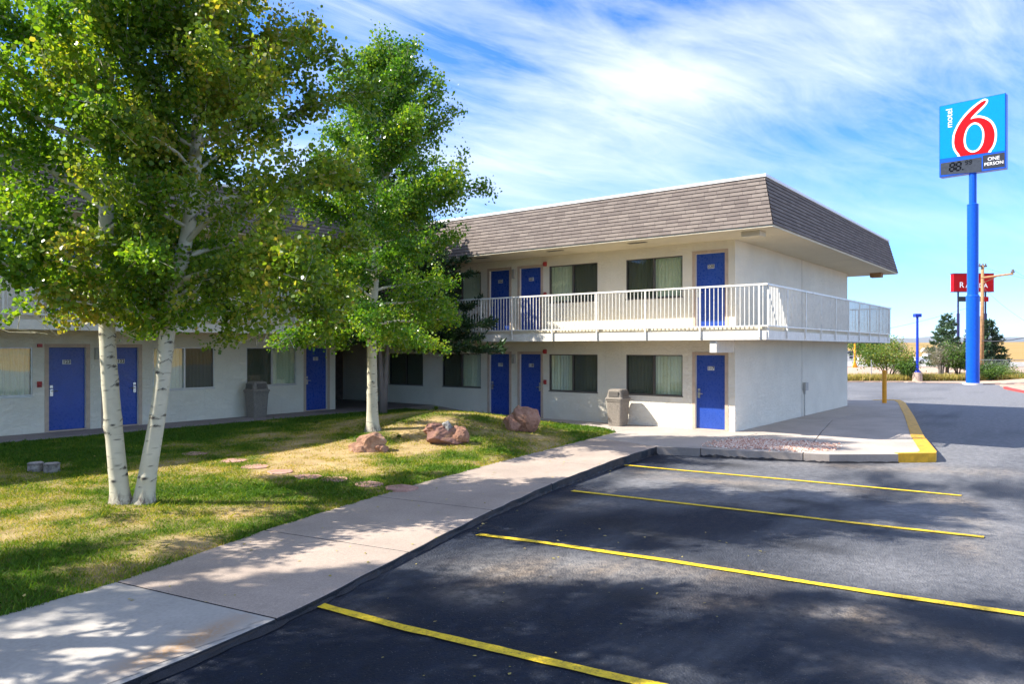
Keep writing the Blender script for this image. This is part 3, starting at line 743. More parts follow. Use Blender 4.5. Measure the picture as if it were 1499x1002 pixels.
# mansard roof of overlapping shingle courses
def mansard(name, B0, B1, T0, T1, n=12):
    B0, B1, T0, T1 = map(Vector, (B0, B1, T0, T1)); nr = (B1 - B0).cross(T0 - B0).normalized()
    mb = MB(); uv = []; L = (B1 - B0).length; H = (T0 - B0).length; dl = (B1 - B0).normalized()
    for k in range(n):
        a, b = k / n, (k + 1) / n
        o = nr * .02
        p = [B0.lerp(T0, a) + o, B1.lerp(T1, a) + o, B1.lerp(T1, b) + nr * .002, B0.lerp(T0, b) + nr * .002]
        mb.quad(*p); uv += [((q - B0).dot(dl) + .07 * (k % 3), (a if i < 2 else b) * n * .115 + (.001 if i < 2 else -.001)) for i, q in enumerate(p)]
        q = [B0.lerp(T0, a) + nr * .001, B1.lerp(T1, a) + nr * .001, p[1], p[0]]
        mb.quad(*q); uv += [((w - B0).dot(dl), a * n * .115) for w in q]
    o = mb.build(name, M['shingle'], motel)
    l = o.data.uv_layers.new(name='UVMap'); l.data.foreach_set('uv', np.array(uv, np.float32).ravel())
    return o
ze, zt = 5.2, 6.44
mansard('mansard_front', (17.84, 22, ze), (17.84, 5.98, ze), (18.14, 22, zt), (18.14, 6.28, zt))
mansard('mansard_end', (17.84, 5.98, ze), (32.45, 5.98, ze), (18.14, 6.28, zt), (32.15, 6.28, zt))
mansard('mansard_rear', (32.45, 5.98, ze), (32.45, 30, ze), (32.15, 6.28, zt), (32.15, 30, zt))
mansard('mansard_wing', (-14, 18.33, ze + .21), (19.5, 18.33, ze + .21), (-14, 18.63, zt + .21), (19.5, 18.63, zt + .21))
mb = MB()
mb.box(17.88, 32.41, 6.02, 30, 5.15, 5.198); mb.box(-14, 17.87, 18.37, 31, 5.36, 5.408)
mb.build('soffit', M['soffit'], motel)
mb = MB(); mb.quad((18.16, 6.3, 6.40), (32.13, 6.3, 6.40), (32.13, 30, 6.40), (18.16, 30, 6.40)); mb.quad((-14, 18.65, 6.61), (19, 18.65, 6.61), (19, 31, 6.61), (-14, 31, 6.61)); mb.build('flat_roof', M['roofing'], motel)
mb = MB()
mb.box(18.10, 18.22, 6.365, 22, 6.425, 6.50); mb.box(18.10, 32.19, 6.24, 6.36, 6.425, 6.50); mb.box(32.07, 32.19, 6.365, 30, 6.425, 6.50); mb.box(-14, 18.095, 18.59, 18.71, 6.635, 6.71)
mb.build('coping', M['coping'], motel, bevel=.006)
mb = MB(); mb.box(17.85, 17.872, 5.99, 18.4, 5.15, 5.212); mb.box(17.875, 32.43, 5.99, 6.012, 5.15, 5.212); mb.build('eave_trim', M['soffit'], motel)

# doors
def seven(mb_v, mb_f, body, size, bold, at, mat_i, mb, rotz=False):
    vs, fs = text_mesh(body, size, bold)
    i = len(mb.v)
    mb.v += [(at[0] + x, at[1], at[2] + y) for x, y, _ in vs]
    for f in fs: mb.f.append(tuple(i + k for k in f)); mb.m.append(mat_i)
lever = {}
def door(mat, h, number, handle, zf):
    mb = MB(); mb.box(.003, .837, .07, .11, .025, h)
    d = mb.build('door', M['door'], motel, bevel=.004); d.matrix_parent_inverse = PINV[motel.name]; d.matrix_basis = mat
    if number: d['label'] = 'blue door numbered ' + number
    mb = MB()
    t, w = .012, .095
    mb.box(-w, -.001, -t, .10, .0, h + .0); mb.box(.841, .84 + w, -t, .10, .0, h + .0); mb.box(-w, .84 + w, -t - .002, .10, h + .002, h + .085); mb.box(.0, .84, -.01, .12, -.012, .022)
    mb.build('door_frame', M['trim'], d, bevel=.004)
    mb = MB(); hx = .075 if handle == 'L' else .765; sgn = 1 if handle == 'L' else -1
    mb.box(hx - .035, hx + .035, .045, .069, .86, 1.03);     mb.tube([(hx, .06, .985), (hx, .02, .985), (hx + sgn * .03, .012, .985), (hx + sgn * .125, .014, .983)], .011, 8)
    mb.build('handle', M['chrome'], d)
    mb = MB(); mb.box(hx - .035, hx + .035, .05, .069, 1.055, 1.125); mb.build('deadbolt', M['chrome'], d, bevel=.004)
    mb = MB(); mb.box(.325, .515, .062, .0695, 1.63, 1.74)
    if number: seven(None, None, number, .118, .004, (.42, .061, 1.685), 1, mb)
    mb.build('number_plate', [M['plate'], M['ink']], d)
    return d
for (a, b), n0, n1, hd in zip(rd, ('117', '118', '119'), ('220', '221', '222'), 'LRL'):
    door(RM(Y0 - a, 0), 2.045, n0, hd, 0); door(RM(Y0 - a, UP), 2.045, n1, hd, 0)
for (a, b), n0, hd in zip(ld, ('123', '122', '121'), 'LRL'):
    door(LM(a, .21), 2.045, n0, hd, 0); door(LM(a, 3.0), 2.045, None, hd, 0)

# windows: frame > panes, drapes behind, insect screen on one half
def window(mat, W, dark, frame_mat, seed):
    h = 1.15; r = random.Random(seed); mb = MB(); t = .028
    mb.box(0, t, .01, .10, 0, h); mb.box(W - t, W, .01, .10, 0, h); mb.box(t, W - t, .012, .10, 0, t); mb.box(t, W - t, .012, .10, h - t, h)
    mb.box(W / 2 - .026, W / 2 + .026, .005, .09, t, h - t)
    w = mb.build('window', [frame_mat], motel, bevel=.003); w.matrix_parent_inverse = PINV[motel.name]; w.matrix_basis = mat
    mb = MB(); mb.box(-.02, W + .02, -.012, .008, -.03, -.002); mb.build('sill', frame_mat, w)
    for a, b in ((t, W / 2 - .026), (W / 2 + .026, W - t)):
        mb = MB(); mb.quad((a, .05, t), (b, .05, t), (b, .05, h - t), (a, .05, h - t)); mb.build('pane', M['glass'], w)
    for side in dark:
        a, b = ((t, W / 2 - .026) if side == 'L' else (W / 2 + .026, W - t))
        mb = MB(); mb.quad((a + .01, .028, t), (b - .01, .028, t), (b - .01, .028, h - t), (a + .01, .028, h - t)); mb.build('insect_screen', M['screen'], w)
    mb = MB(); n = 150; xs = np.linspace(-.03, W + .03, n)
    ph = np.cumsum(np.array([.55 + .35 * r.random() for _ in range(n)])); amp = np.array([.017 + .010 * r.random() for _ in range(n)])
    yb = .135 + np.sin(ph) * amp
    prev = None
    for x, y in zip(xs, yb):
        if prev: mb.quad((prev[0], prev[1], -.03), (x, y, -.03), (x, y, h + .03), (prev[0], prev[1], h + .03))
        prev = (x, y)
    mb.build('drapes', M['curtain'], w)
    return w
k = 0
for (a, b), dl, du in zip(rw, ('L', 'R', 'L', 'LR'), ('L', 'R', 'L', 'R')):
    window(RM(Y0 - a, .895), a - b, dl, M['bronze'], k); window(RM(Y0 - a, UP + .895), a - b, du, M['bronze'], k + 50); k += 1
for (a, b), dl in zip(lw, ('L', 'L', 'R', 'L')):
    window(LM(a, 1.105), b - a, dl, M['alu'], k); window(LM(a, 3.9), b - a, dl, M['alu'], k + 50); k += 1

# wall lamps, alarm horns and pull stations
def fitting(name, mat, boxes, m, bevel=.006, cyl=None):
    mb = MB()
    for bx in boxes: mb.box(*bx)
    if cyl:
        x, z, r = cyl; n = 16
        ring = lambda y, rr: [(x + rr * math.cos(2 * math.pi * q / n), y, z + rr * math.sin(2 * math.pi * q / n)) for q in range(n)]
        mb.rings([ring(-.005, r), ring(-.06, r), ring(-.085, r * .55)])
    o = mb.build(name, m, motel, bevel=bevel); o.matrix_parent_inverse = PINV[motel.name]; o.matrix_basis = mat; return o
for base in (0, UP):
    f = fitting('wall_lamp', RM(Y0 - 14.94, base), [(-.055, .055, -.09, -.002, 1.74, 2.04)], M['grey_box'])
    fitting('alarm_horn', RM(Y0 - 13.70, base), [(-.06, .06, -.045, -.002, 2.06, 2.20)], M['red'], cyl=(0, 2.13, .07))
    fitting('alarm_pull', RM(Y0 - 13.70, base), [(-.05, .05, -.04, -.002, 1.09, 1.23)], M['red'], cyl=(0, 1.16, .045))
for base in (.21, 3.0):
    fitting('wall_lamp', LM(8.42, base), [(-.055, .055, -.09, -.002, 1.74, 2.04)], M['grey_box'])
    fitting('alarm_pull', LM(7.12, base), [(-.05, .05, -.04, -.002, 1.09, 1.23)], M['red'], cyl=(0, 1.16, .045))
    fitting('alarm_horn', LM(7.12, base), [(-.05, .05, -.07, -.002, 2.05, 2.13)], M['red'])
mb = MB(); mb.box(25.28, 25.58, Y0 - .10, Y0 - .002, .84, 1.10); mb.box(25.36, 25.44, Y0 - .06, Y0 - .002, .72, .838); ub = mb.build('utility_box', M['grey_box'], motel, bevel=.008)
mb = MB(); mb.tube([(25.4, Y0 - .03, .719), (25.4, Y0 - .03, -.02)], .016, 8); o = mb.build('conduit', M['grey_box'], ub); o.matrix_parent_inverse = Matrix()
mb = MB(); mb.box(18.22, 18.62, 6.42, 6.90, 5.02, 5.149); mb.build('soffit_light', M['soffit'], motel, bevel=.01)
mb = MB(); mb.box(31.25, 31.62, 6.35, 6.75, 4.98, 5.149); mb.build('soffit_light', M['pole'], motel, bevel=.01)
mb = MB()
for y in (9.6, 12.35, 15.2): mb.box(18.25, 18.42, y, y + .55, 5.14, 5.149)
mb.build('soffit_vent', M['bin_dark'], motel)

# ------------------------------------------------------------------ bins
def sq(x, y, h, z, r=.06, n=4):
    pts = []
    for cx, cy, a0 in ((1, 1, 0), (-1, 1, 90), (-1, -1, 180), (1, -1, 270)):
        for k in range(n):
            a = R(a0 + 90 * k / (n - 1)); pts.append((x + cx * (h - r) + r * math.cos(a), y + cy * (h - r) + r * math.sin(a), z))
    return pts
def bin_(loc, label, s=1.):
    x, y, z = loc
    t = thing('trash_bin', label, 'trash bin', loc, 'pebbled trash bins beside the walkways')
    mb = MB(); mb.rings([sq(x, y, .215 * s, z), sq(x, y, .235 * s, z + .35), sq(x, y, .255 * s, z + .70), sq(x, y, .27 * s, z + .705), sq(x, y, .27 * s, z + .755)], cap1=True)
    mb.build('body', M['bin'], t, bevel=.004)
    mb = MB(); mb.rings([sq(x, y, .285 * s, z + .757), sq(x, y, .285 * s, z + .80), sq(x, y, .25 * s, z + .83), sq(x, y, .215 * s, z + 1.03), sq(x, y, .18 * s, z + 1.055)])
    lid = mb.build('lid', M['bin'], t, bevel=.004)
    mb = MB(); mb.box(x - .262 * s, x - .235 * s, y - .15, y + .15, z + .84, z + .99); mb.box(x - .15, x + .15, y - .262 * s, y - .235 * s, z + .84, z + .99); o = mb.build('flap', M['bin_dark'], lid); o.matrix_parent_inverse = Matrix()
bin_((18.86, 10.78, 0), 'tan grey square trash bin beside the window next to door 117')
bin_((12.72, 19.42, .206), 'shaded grey square trash bin under a window of the left wing')

# ------------------------------------------------------------------ rocks, stones, stumps
import bmesh
from mathutils import noise as mn
def rock(name, loc, size, mat, label, cat, seed, cuts=10, rotz=0., lump=.18, group=None, sub=4, topcut=None):
    bm = bmesh.new(); bmesh.ops.create_icosphere(bm, subdivisions=sub, radius=1.)
    r = random.Random(seed)
    planes = []
    for _ in range(cuts):
        n = Vector((r.gauss(0, 1), r.gauss(0, 1), r.gauss(0, .7))).normalized(); planes.append((n, .62 + .28 * r.random()))
    for v in bm.verts:
        p = v.co.copy()
        for n, d in planes:
            q = p.dot(n)
            if q > d: p -= n * (q - d) * .96
        p *= 1 + lump * (mn.noise(p * 2.1 + Vector((seed, 0, 0)))) + .05 * mn.noise(p * 7 + Vector((seed, 3, 0))) + .02 * mn.noise(p * 19 + Vector((seed, 3, 0)))
        v.co = Vector((p.x * size[0], p.y * size[1], p.z * size[2]))
    me = bpy.data.meshes.new(name); bm.to_mesh(me); bm.free(); me.materials.append(mat)
    o = bpy.data.objects.new(name, me); COL.objects.link(o); o.location = loc; o.rotation_euler = (0, 0, rotz)
    if label: tag(o, label, cat, group)
    return o
RV = Vector((.6136, -.7896, 0)); FV = Vector((.7896, .6136, 0))
GRK = 'sandstone boulders on the lawn'
# nearest the aspen: wedge shaped rose boulder
def boulder(loc, label, group=GRK): return thing('boulder', label, 'boulder', loc, group)
def rock_part(name, parent, seed, off, size, mat, rot=0., cuts=10, lump=.16):
    loc = Vector(parent.location) + RV * off[0] + FV * off[1] + Vector((0, 0, off[2]))
    o = rock(name, loc, size, mat, None, None, seed, cuts, R(-52) + rot, lump)
    o.parent = parent; o.matrix_parent_inverse = PINV[parent.name]; return o
g1 = (10.35, 11.80, lawn_at(10.35, 11.8))
b = boulder(g1, 'wedge shaped rose sandstone boulder at the foot of the single aspen')
rock_part('main_stone', b, 3, (.05, 0, .10), (.35, .30, .28), M['rock1'], .2, 14)
rock_part('side_stone', b, 5, (-.20, -.05, .03), (.21, .24, .17), M['rock1'], .7, 10)
rock_part('side_stone', b, 8, (.25, -.05, .03), (.16, .18, .16), M['rock3'], .4, 10)
g2 = (11.95, 11.2, lawn_at(11.95, 11.2))
b = boulder(g2, 'layered dark red boulder with grey lichen cap in the middle of the lawn')
rock_part('main_stone', b, 12, (.02, 0, .10), (.52, .38, .26), M['rock2'], .1, 12)
rock_part('upper_stone', b, 14, (-.14, .02, .27), (.30, .26, .17), M['rock2'], .3, 10)
rock_part('lichen_cap', b, 15, (.10, -.01, .31), (.15, .16, .16), M['lichen'], .3, 10)
rock_part('side_stone', b, 17, (.33, .02, .12), (.24, .26, .24), M['rock3'], .9, 10)
g3 = (14.45, 10.95, lawn_at(14.45, 10.95))
b = boulder(g3, 'rounded split red boulder in front of the blue door 118')
rock_part('main_stone', b, 22, (.12, .05, .27), (.36, .34, .40), M['rock3'], .1, 9, .1)
rock_part('side_stone', b, 24, (-.19, -.05, .14), (.26, .28, .25), M['rock3'], .5, 9, .1)
rock_part('upper_stone', b, 26, (-.04, .07, .48), (.14, .15, .15), M['rock1'], .5, 9, .1)
STONES = [(7.84, 14.11), (7.91, 12.81), (7.79, 11.94), (7.77, 11.16), (7.81, 10.45), (7.97, 9.92), (8.07, 9.2), (8.23, 8.61)]
SL = ['farthest stone, by the left wing', 'second stone from the left wing', 'third stone from the left wing', 'fourth stone from the left wing', 'fourth stone from the sidewalk', 'third stone from the sidewalk', 'second stone from the sidewalk', 'weathered stone nearest the sidewalk']
for k, (x, y) in enumerate(STONES):
    r = random.Random(90 + k); pts = []; n = 9
    for j in range(n):
        a = 2 * math.pi * j / n; q = .20 + .06 * r.random(); pts.append((x + q * math.cos(a), y + q * 1.15 * math.sin(a)))
    z = lawn_at(x, y); mb = MB(); mb.prism(pts, z - .05, z + .016)
    o = mb.build('stepping_stone', M['flag'], bevel=.012)
    tag(o, 'flat pink flagstone set in the lawn, ' + SL[k], 'stepping stone', 'pink stepping stones across the lawn')
for k, (x, y, lab) in enumerate([(5.03, 14.15, 'low pale tree stump, the left one of a pair on the lawn'), (5.18, 13.90, 'low grey tree stump with pale rim, the right one of a pair on the lawn')]):
    z = lawn_at(x, y); t = thing('tree_stump', lab, 'tree stump', (x, y, z), 'tree stumps on the lawn'); n = 26; r = random.Random(k)
    ring = lambda rr, zz, j=.012: [(x + (rr + j * math.sin(3 * a + k) + .006 * r.random()) * math.cos(a), y + (rr + j * math.sin(3 * a + k) + .006 * r.random()) * math.sin(a), zz) for a in np.linspace(0, 2 * math.pi, n, endpoint=False)]
    mb = MB(); mb.rings([ring(.125, z - .05), ring(.112, z + .05), ring(.108, z + .11), ring(.122, z + .145)], cap0=False); mb.build('bark', M['stump'], t)
    mb = MB(); mb.rings([ring(.100, z + .146), ring(.094, z + .158), ring(.05, z + .152)], cap0=False); mb.build('cut_top', M['stumptop'], t)

# ------------------------------------------------------------------ trees
def leaf_faces(P, size, r, shape, flat=.0):
    """one small face per leaf at points P; shape = outline in the leaf's own plane"""
    n = len(P); nr = r.normal(0, 1, (n, 3)); nr[:, 2] = nr[:, 2] * .8 + flat; nr /= np.linalg.norm(nr, axis=1)[:, None]
    t = r.normal(0, 1, (n, 3)); t[:, 2] -= .5; t -= (t * nr).sum(1)[:, None] * nr; t /= np.linalg.norm(t, axis=1)[:, None]
    b = np.cross(nr, t); s = size * r.uniform(.55, 1.3, n)
    sh = np.array(shape)
    return P[:, None] + (t[:, None] * sh[None, :, 1, None] + b[:, None] * sh[None, :, 0, None]) * s[:, None, None] + nr[:, None] * (sh[None, :, 0, None] ** 2) * (s * .35)[:, None, None]
ASPEN = [(0, 0), (.42, .22), (.48, .58), (0, 1.0), (-.48, .58), (-.42, .22)]
OVAL = [(0, 0), (.32, .35), (0, 1.), (-.32, .35)]

def trunk_mesh(path, radii, r, seed, fine_to=4.2, seg=40, marks=True, mat=None):
    """smooth tapered trunk following path, with scar eyes written to the attribute 'mark'"""
    path = np.array(path, float); s = np.concatenate([[0], np.cumsum(np.linalg.norm(np.diff(path, axis=0), axis=1))]); L = s[-1]
    ss = np.concatenate([np.arange(0, min(fine_to, L), .014), np.arange(min(fine_to, L), L, .09)])
    def smooth_interp(k):
        v = np.interp(ss, s, path[:, k]); w = 25
        pad = np.concatenate([np.full(w, v[0]), v, np.full(w, v[-1])]); ker = np.ones(2 * w + 1) / (2 * w + 1)
        o = np.convolve(pad, ker, 'valid'); return np.where(ss < .3, v + (o - v) * ss / .3, o)
    C = np.stack([smooth_interp(k) for k in range(3)], 1)
    rd_ = np.interp(ss, s, radii); rd_ = rd_ * (1 + .42 * np.exp(-ss / .09))
    th = np.linspace(0, 2 * np.pi, seg, endpoint=False); T, S = np.meshgrid(th, ss)
    rad_ = rd_[:, None] * (1 + .04 * np.sin(2 * T + S * 1.3 + seed) + .03 * np.sin(3 * T - S * 2.1)) 
    mark = np.zeros_like(T); bulge = np.zeros_like(T)
    if marks:
        def ad(t0): return (T - t0 + np.pi) % (2 * np.pi) - np.pi
        for _ in range(64):
            s0 = r.uniform(.3, min(L, 6)); t0 = r.uniform(0, 6.28); dx = ad(t0) * np.interp(s0, s, radii); dz = S - s0
            q = r.uniform(.7, 1.7)
            core = np.exp(-((dx / (.034 * q)) ** 2 + (dz / (.016 * q)) ** 2) ** 2)
            lift = .020 * q + .004 - np.abs(dx) * .55
            brow = np.exp(-((dz - lift) / .0065) ** 2) * (np.abs(dx) < .075 * q)
            if r.random() < .7: mark = np.maximum(mark, brow)
            if r.random() < .75: mark = np.maximum(mark, core)
            bulge += .008 * np.exp(-(dx / .06) ** 2 - (dz / .05) ** 2)
        for _ in range(170):
            s0 = r.uniform(.05, min(L, 6)); t0 = r.uniform(0, 6.28); dx = ad(t0) * np.interp(s0, s, radii); dz = S - s0 + .1 * dx * r.normal()
            wd = r.uniform(.012, .05) * (2.2 if r.random() < .08 else 1)
            mark = np.maximum(mark, r.uniform(.4, 1) * np.exp(-(dx / wd) ** 4 - (dz / r.uniform(.004, .009)) ** 2))
    rad_ = rad_ + bulge
    Xv = C[:, 0:1] + rad_ * np.cos(T); Yv = C[:, 1:2] + rad_ * np.sin(T); Zv = C[:, 2:3] + 0 * T
    rough = np.clip(1 - (S - .05 - .05 * np.sin(T * 5)) / .16, 0, 1)
    V = np.stack([Xv, Yv, Zv], -1).reshape(-1, 3); nr, nc = T.shape
    idx = np.arange(nr * nc).reshape(nr, nc); nx = np.roll(idx, -1, 1)
    F = np.stack([idx[:-1], nx[:-1], nx[1:], idx[1:]], -1).reshape(-1, 4)
    return V, F, mark.ravel(), rough.ravel(), (C, ss)

def grow(r, path_fn, t_lo, t_hi, nb, length, elev, twig_gap=.22, twig_len=.75, droop=0., azim=None):
    """primary limbs and twigs as polylines; returns limbs [(pts, r0)], twigs [pts]"""
    limbs = []; twigs = []
    for k in range(nb):
        t = t_lo + (t_hi - t_lo) * ((k + r.uniform(.1, .9)) / nb); p = path_fn(t)
        az = (k * 2.39996 + r.uniform(-.5, .5)) if azim is None else azim(k, r)
        L = length(t, az) * r.uniform(.75, 1.12); el = R(elev(t) + r.uniform(-12, 12))
        pts = [np.array(p)]; n = 8
        for j in range(n):
            f = j / n; e = el + droop * f * (1 - t) * -1.4 + r.normal(0, .10); a = az + r.normal(0, .14)
            pts.append(pts[-1] + L / n * np.array([math.cos(e) * math.cos(a), math.cos(e) * math.sin(a), math.sin(e)]))
        limbs.append((pts, .012 + .011 * L))
        m = max(3, int(L / twig_gap))
        for q in range(m):
            f = .18 + .82 * (q + r.random()) / m; i = min(n - 1, int(f * n)); base = pts[i] + (pts[i + 1] - pts[i]) * (f * n - i)
            d = pts[i + 1] - pts[i]; d = d / np.linalg.norm(d)
            dd = d * .7 + r.normal(0, .62, 3); dd[2] += .12; dd /= np.linalg.norm(dd)
            l = twig_len * (1 - .45 * f) * r.uniform(.5, 1.2) * min(1., .45 + L / 2.6)
            tp = [base]
            for j in range(4):
                dd = dd + r.normal(0, .22, 3); dd /= np.linalg.norm(dd); tp.append(tp[-1] + dd * l / 4)
            twigs.append(tp)
    return limbs, twigs
def points_on(r, lines, n, jit):
    """n leaf positions spread along the outer part of many polylines"""
    A = []; B = []
    for l in lines:
        for a, b in zip(l[:-1], l[1:]): A.append(a); B.append(b)
    A = np.array(A); B = np.array(B); w = np.linalg.norm(B - A, axis=1); i = r.choice(len(A), n, p=w / w.sum())
    f = r.random(n)[:, None]; return A[i] * (1 - f) + B[i] * f + r.normal(0, jit, (n, 3))

def wood_mesh(name, V, F, mark, rough, limbs, twigs, mats, seg=6):
    mb = MB()
    for pts, r0 in limbs: mb.tube(pts, list(np.linspace(r0, .006, len(pts))), 6, 0, False)
    for pts in twigs: mb.tube(pts[::2] if len(pts) > 4 else pts, list(np.linspace(.006, .002, len(pts[::2] if len(pts) > 4 else pts))), 3, 0, False)
    me = bpy.data.meshes.new(name)
    n0 = len(V); Vs = np.concatenate([V, np.array(mb.v)]) if mb.v else V
    F2 = np.array(mb.f, int) + n0 if mb.f else np.zeros((0, 4), int)
    Fs = np.concatenate([F, F2])
    me.vertices.add(len(Vs)); me.vertices.foreach_set('co', Vs.astype(np.float32).ravel())
    me.loops.add(Fs.size); me.loops.foreach_set('vertex_index', Fs.astype(np.int32).ravel())
    me.polygons.add(len(Fs)); me.polygons.foreach_set('loop_start', np.arange(0, Fs.size, 4, dtype=np.int32))
    for nme, arr in (('mark', mark), ('rough', rough)):
        at = me.attributes.new(nme, 'FLOAT', 'POINT'); full = np.zeros(len(Vs), np.float32); full[:n0] = arr; at.data.foreach_set('value', full)
    me.update(calc_edges=True); me.materials.append(mats); me.polygons.foreach_set('use_smooth', [True] * len(Fs))
    return me

def aspen(loc, path, radii, seed, label, nb, length, elev, nleaf, leafmat, size, t_lo, twig_gap=.22, twig_len=.75, bark='bark', rnd=lambda P, r: r.random(len(P)), droop=0., jit=.085, name='aspen_tree', group='aspens on the courtyard lawn', shape=ASPEN, azim=None, fine=4.2, skirt=2.12, clip=None):
    r = np.random.default_rng(seed)
    V, F, mk, ro, (C, ss) = trunk_mesh(path, radii, r, seed, fine)
    Ls = ss[-1]
    fn = lambda t: np.array([np.interp(t * Ls, ss, C[:, k]) for k in range(3)])
    limbs, twigs = grow(r, fn, t_lo, .985, nb, length, elev, twig_gap, twig_len, droop, azim)
    twigs = [q for q in twigs if q[-1][2] > skirt + .05]; limbs = [q for q in limbs if min(p_[2] for p_ in q[0][2:]) > skirt + .25]
    if clip:
        inside = lambda q: bool(clip(float((q - np.array(loc)) @ np.array(RV)), float((q - np.array(loc)) @ np.array(FV)), float(q[2])))
        twigs = [q for q in twigs if inside(q[-1]) and inside(q[0])]
        limbs = [([p_ for k_, p_ in enumerate(q[0]) if k_ < 2 or inside(p_)], q[1]) for q in limbs]
    t = thing(name, label, 'tree', loc, group)
    link('trunk', wood_mesh('trunk', V, F, mk, ro, limbs, twigs, M[bark]), t)
    P = points_on(r, twigs + [l[0][3:] for l in limbs], nleaf, jit)
    P = P[P[:, 2] > skirt + (fbm(P[:, 0] * .9, P[:, 1] * .9, seed, 3) - .5) * 1.3]
    if clip: P = P[clip((P - np.array(loc)) @ np.array(RV), (P - np.array(loc)) @ np.array(FV), P[:, 2])]
    V = leaf_faces(P, size, r, shape)
    link('crown', np_mesh('crown', V.reshape(-1, 3), len(shape), M[leafmat], {'rnd': np.clip(rnd(P, r), 0, 1)}), t)
    return t

def lean(base, pts, sc, px0, hy=510.5):
    """trunk path from sideways offsets (metres along the street front) and heights"""
    return [Vector(base) + RV * o + Vector((0, 0, z)) + FV * f for o, z, f in pts]
zA = lawn_at(4.86, 10.67)
A0 = (4.86, 10.67, zA - .04)
pathA = lean(A0, [(0, 0, 0), (-.055, .5, 0), (-.125, 1.1, .02), (-.20, 1.9, .03), (-.235, 2.6, .05), (-.25, 3.4, .05), (-.24, 4.8, .05), (-.22, 6.0, .05), (-.15, 7.2, .05), (-.1, 8.6, 0), (-.05, 9.9, 0)], 1, 0)
B0 = (5.06, 10.46, lawn_at(5.06, 10.46) - .04)
pathB = lean(B0, [(.0, 0, 0), (.05, .4, 0), (.13, .9, .02), (.225, 1.6, .05), (.315, 2.6, .08), (.46, 3.3, .10), (.66, 4.3, .12), (.74, 5.9, .12), (.81, 7.1, .10), (.85, 8.6, .05), (.9, 10.0, 0)], 1, 0)
AZR = math.atan2(RV.y, RV.x)
prof = lambda c, m, side=0., deep=0.: (lambda t, az: m * (1 + side * (1.6 - 1.5 * t) * math.cos(az - AZR) - deep * max(0., math.cos(az - AZR - R(90)))) * max(.18, (1 - ((t - c) / (1.02 - c)) ** 2 if t > c else 1 - .35 * ((c - t) / c) ** 2)))
hue = lambda lo, hi, sd: (lambda P, r: lo + (hi - lo) * np.clip(.5 + 1.3 * (fbm(P[:, 0] * 1.3 + P[:, 2] * .6, P[:, 1] * 1.3 + P[:, 2] * .9, sd) - .5) + r.normal(0, .26, len(P)), 0, 1))
aspen(A0, pathA, [.132, .124, .117, .107, .099, .092, .082, .068, .05, .03, .01], 11, 'white barked aspen leaning left, left stem of the near pair, green leaves', 66,
      prof(.40, 2.5, -.26), lambda t: -4 + 62 * t, 84000, 'leaf_green', .058, .205, .17, .85, rnd=hue(0, .95, 5), droop=.3, skirt=2.45)
aspen(B0, pathB, [.135, .124, .116, .107, .099, .092, .085, .068, .05, .03, .01], 23, 'white barked aspen leaning right, right stem of the near pair, browning leaves', 72,
      prof(.38, 2.3, .30), lambda t: -6 + 66 * t, 86000, 'leaf_olive', .057, .205, .17, .85, rnd=hue(0, 1., 6), droop=.35, skirt=2.4)
zM = lawn_at(11.77, 13.26)
M0 = (11.77, 13.26, zM - .04)
pathM = lean(M0, [(0, 0, 0), (-.02, .4, 0), (-.03, 1.1, .02), (-.045, 2.2, .02), (.03, 3.6, 0), (.17, 5.2, 0), (.24, 6.8, 0), (.27, 7.9, 0), (.28, 8.8, 0), (.3, 9.15, 0)], 1, 0)
aspen(M0, pathM, [.165, .14, .12, .105, .095, .08, .06, .04, .02, .008], 37, 'single bright green aspen standing behind a rose boulder on the lawn', 70,
      lambda t, az: (1.10 + .15 * math.cos(az - AZR) - .26 * max(0., math.cos(az - AZR - R(90)))) * np.interp(t, [.2, .32, .5, .7, .85, 1.], [2.2, 2.45, 2.15, 1.85, 1.2, .4]), lambda t: -8 + 66 * t, 92000, 'leaf_bright', .058, .21, .17, .8, rnd=hue(0, .95, 8), droop=.4, jit=.10, clip=lambda a, b, z: (b < np.where(z > 4.6, 1.25, 1.9)) & ((a < 2.0) | (z > 4.6)))
# neighbours beyond the left edge of the photo, whose shade falls on the car park
for k, (x, y, sd, hh) in enumerate([(.1, 8.7, 51, 10.5), (-1.9, 12.7, 67, 10.5)]):
    b0 = (x, y, lawn_at(x, y) - .04)
    pth = lean(b0, [(0, 0, 0), (.03, 2, 0), (-.06, 4, .05), (0, 7, 0), (.05, hh, 0)], 1, 0)
    aspen(b0, pth, [.15, .12, .10, .06, .01], sd, ['aspen beside the sidewalk, nearest to the left edge of the view', 'aspen on the lawn, farthest beyond the left edge of the view'][k], 38,
          prof(.38, 2.1), lambda t: 6 + 52 * t, 21000, 'leaf_green', .078, .27, .24, .8, rnd=hue(0, .95, 9), fine=.5)

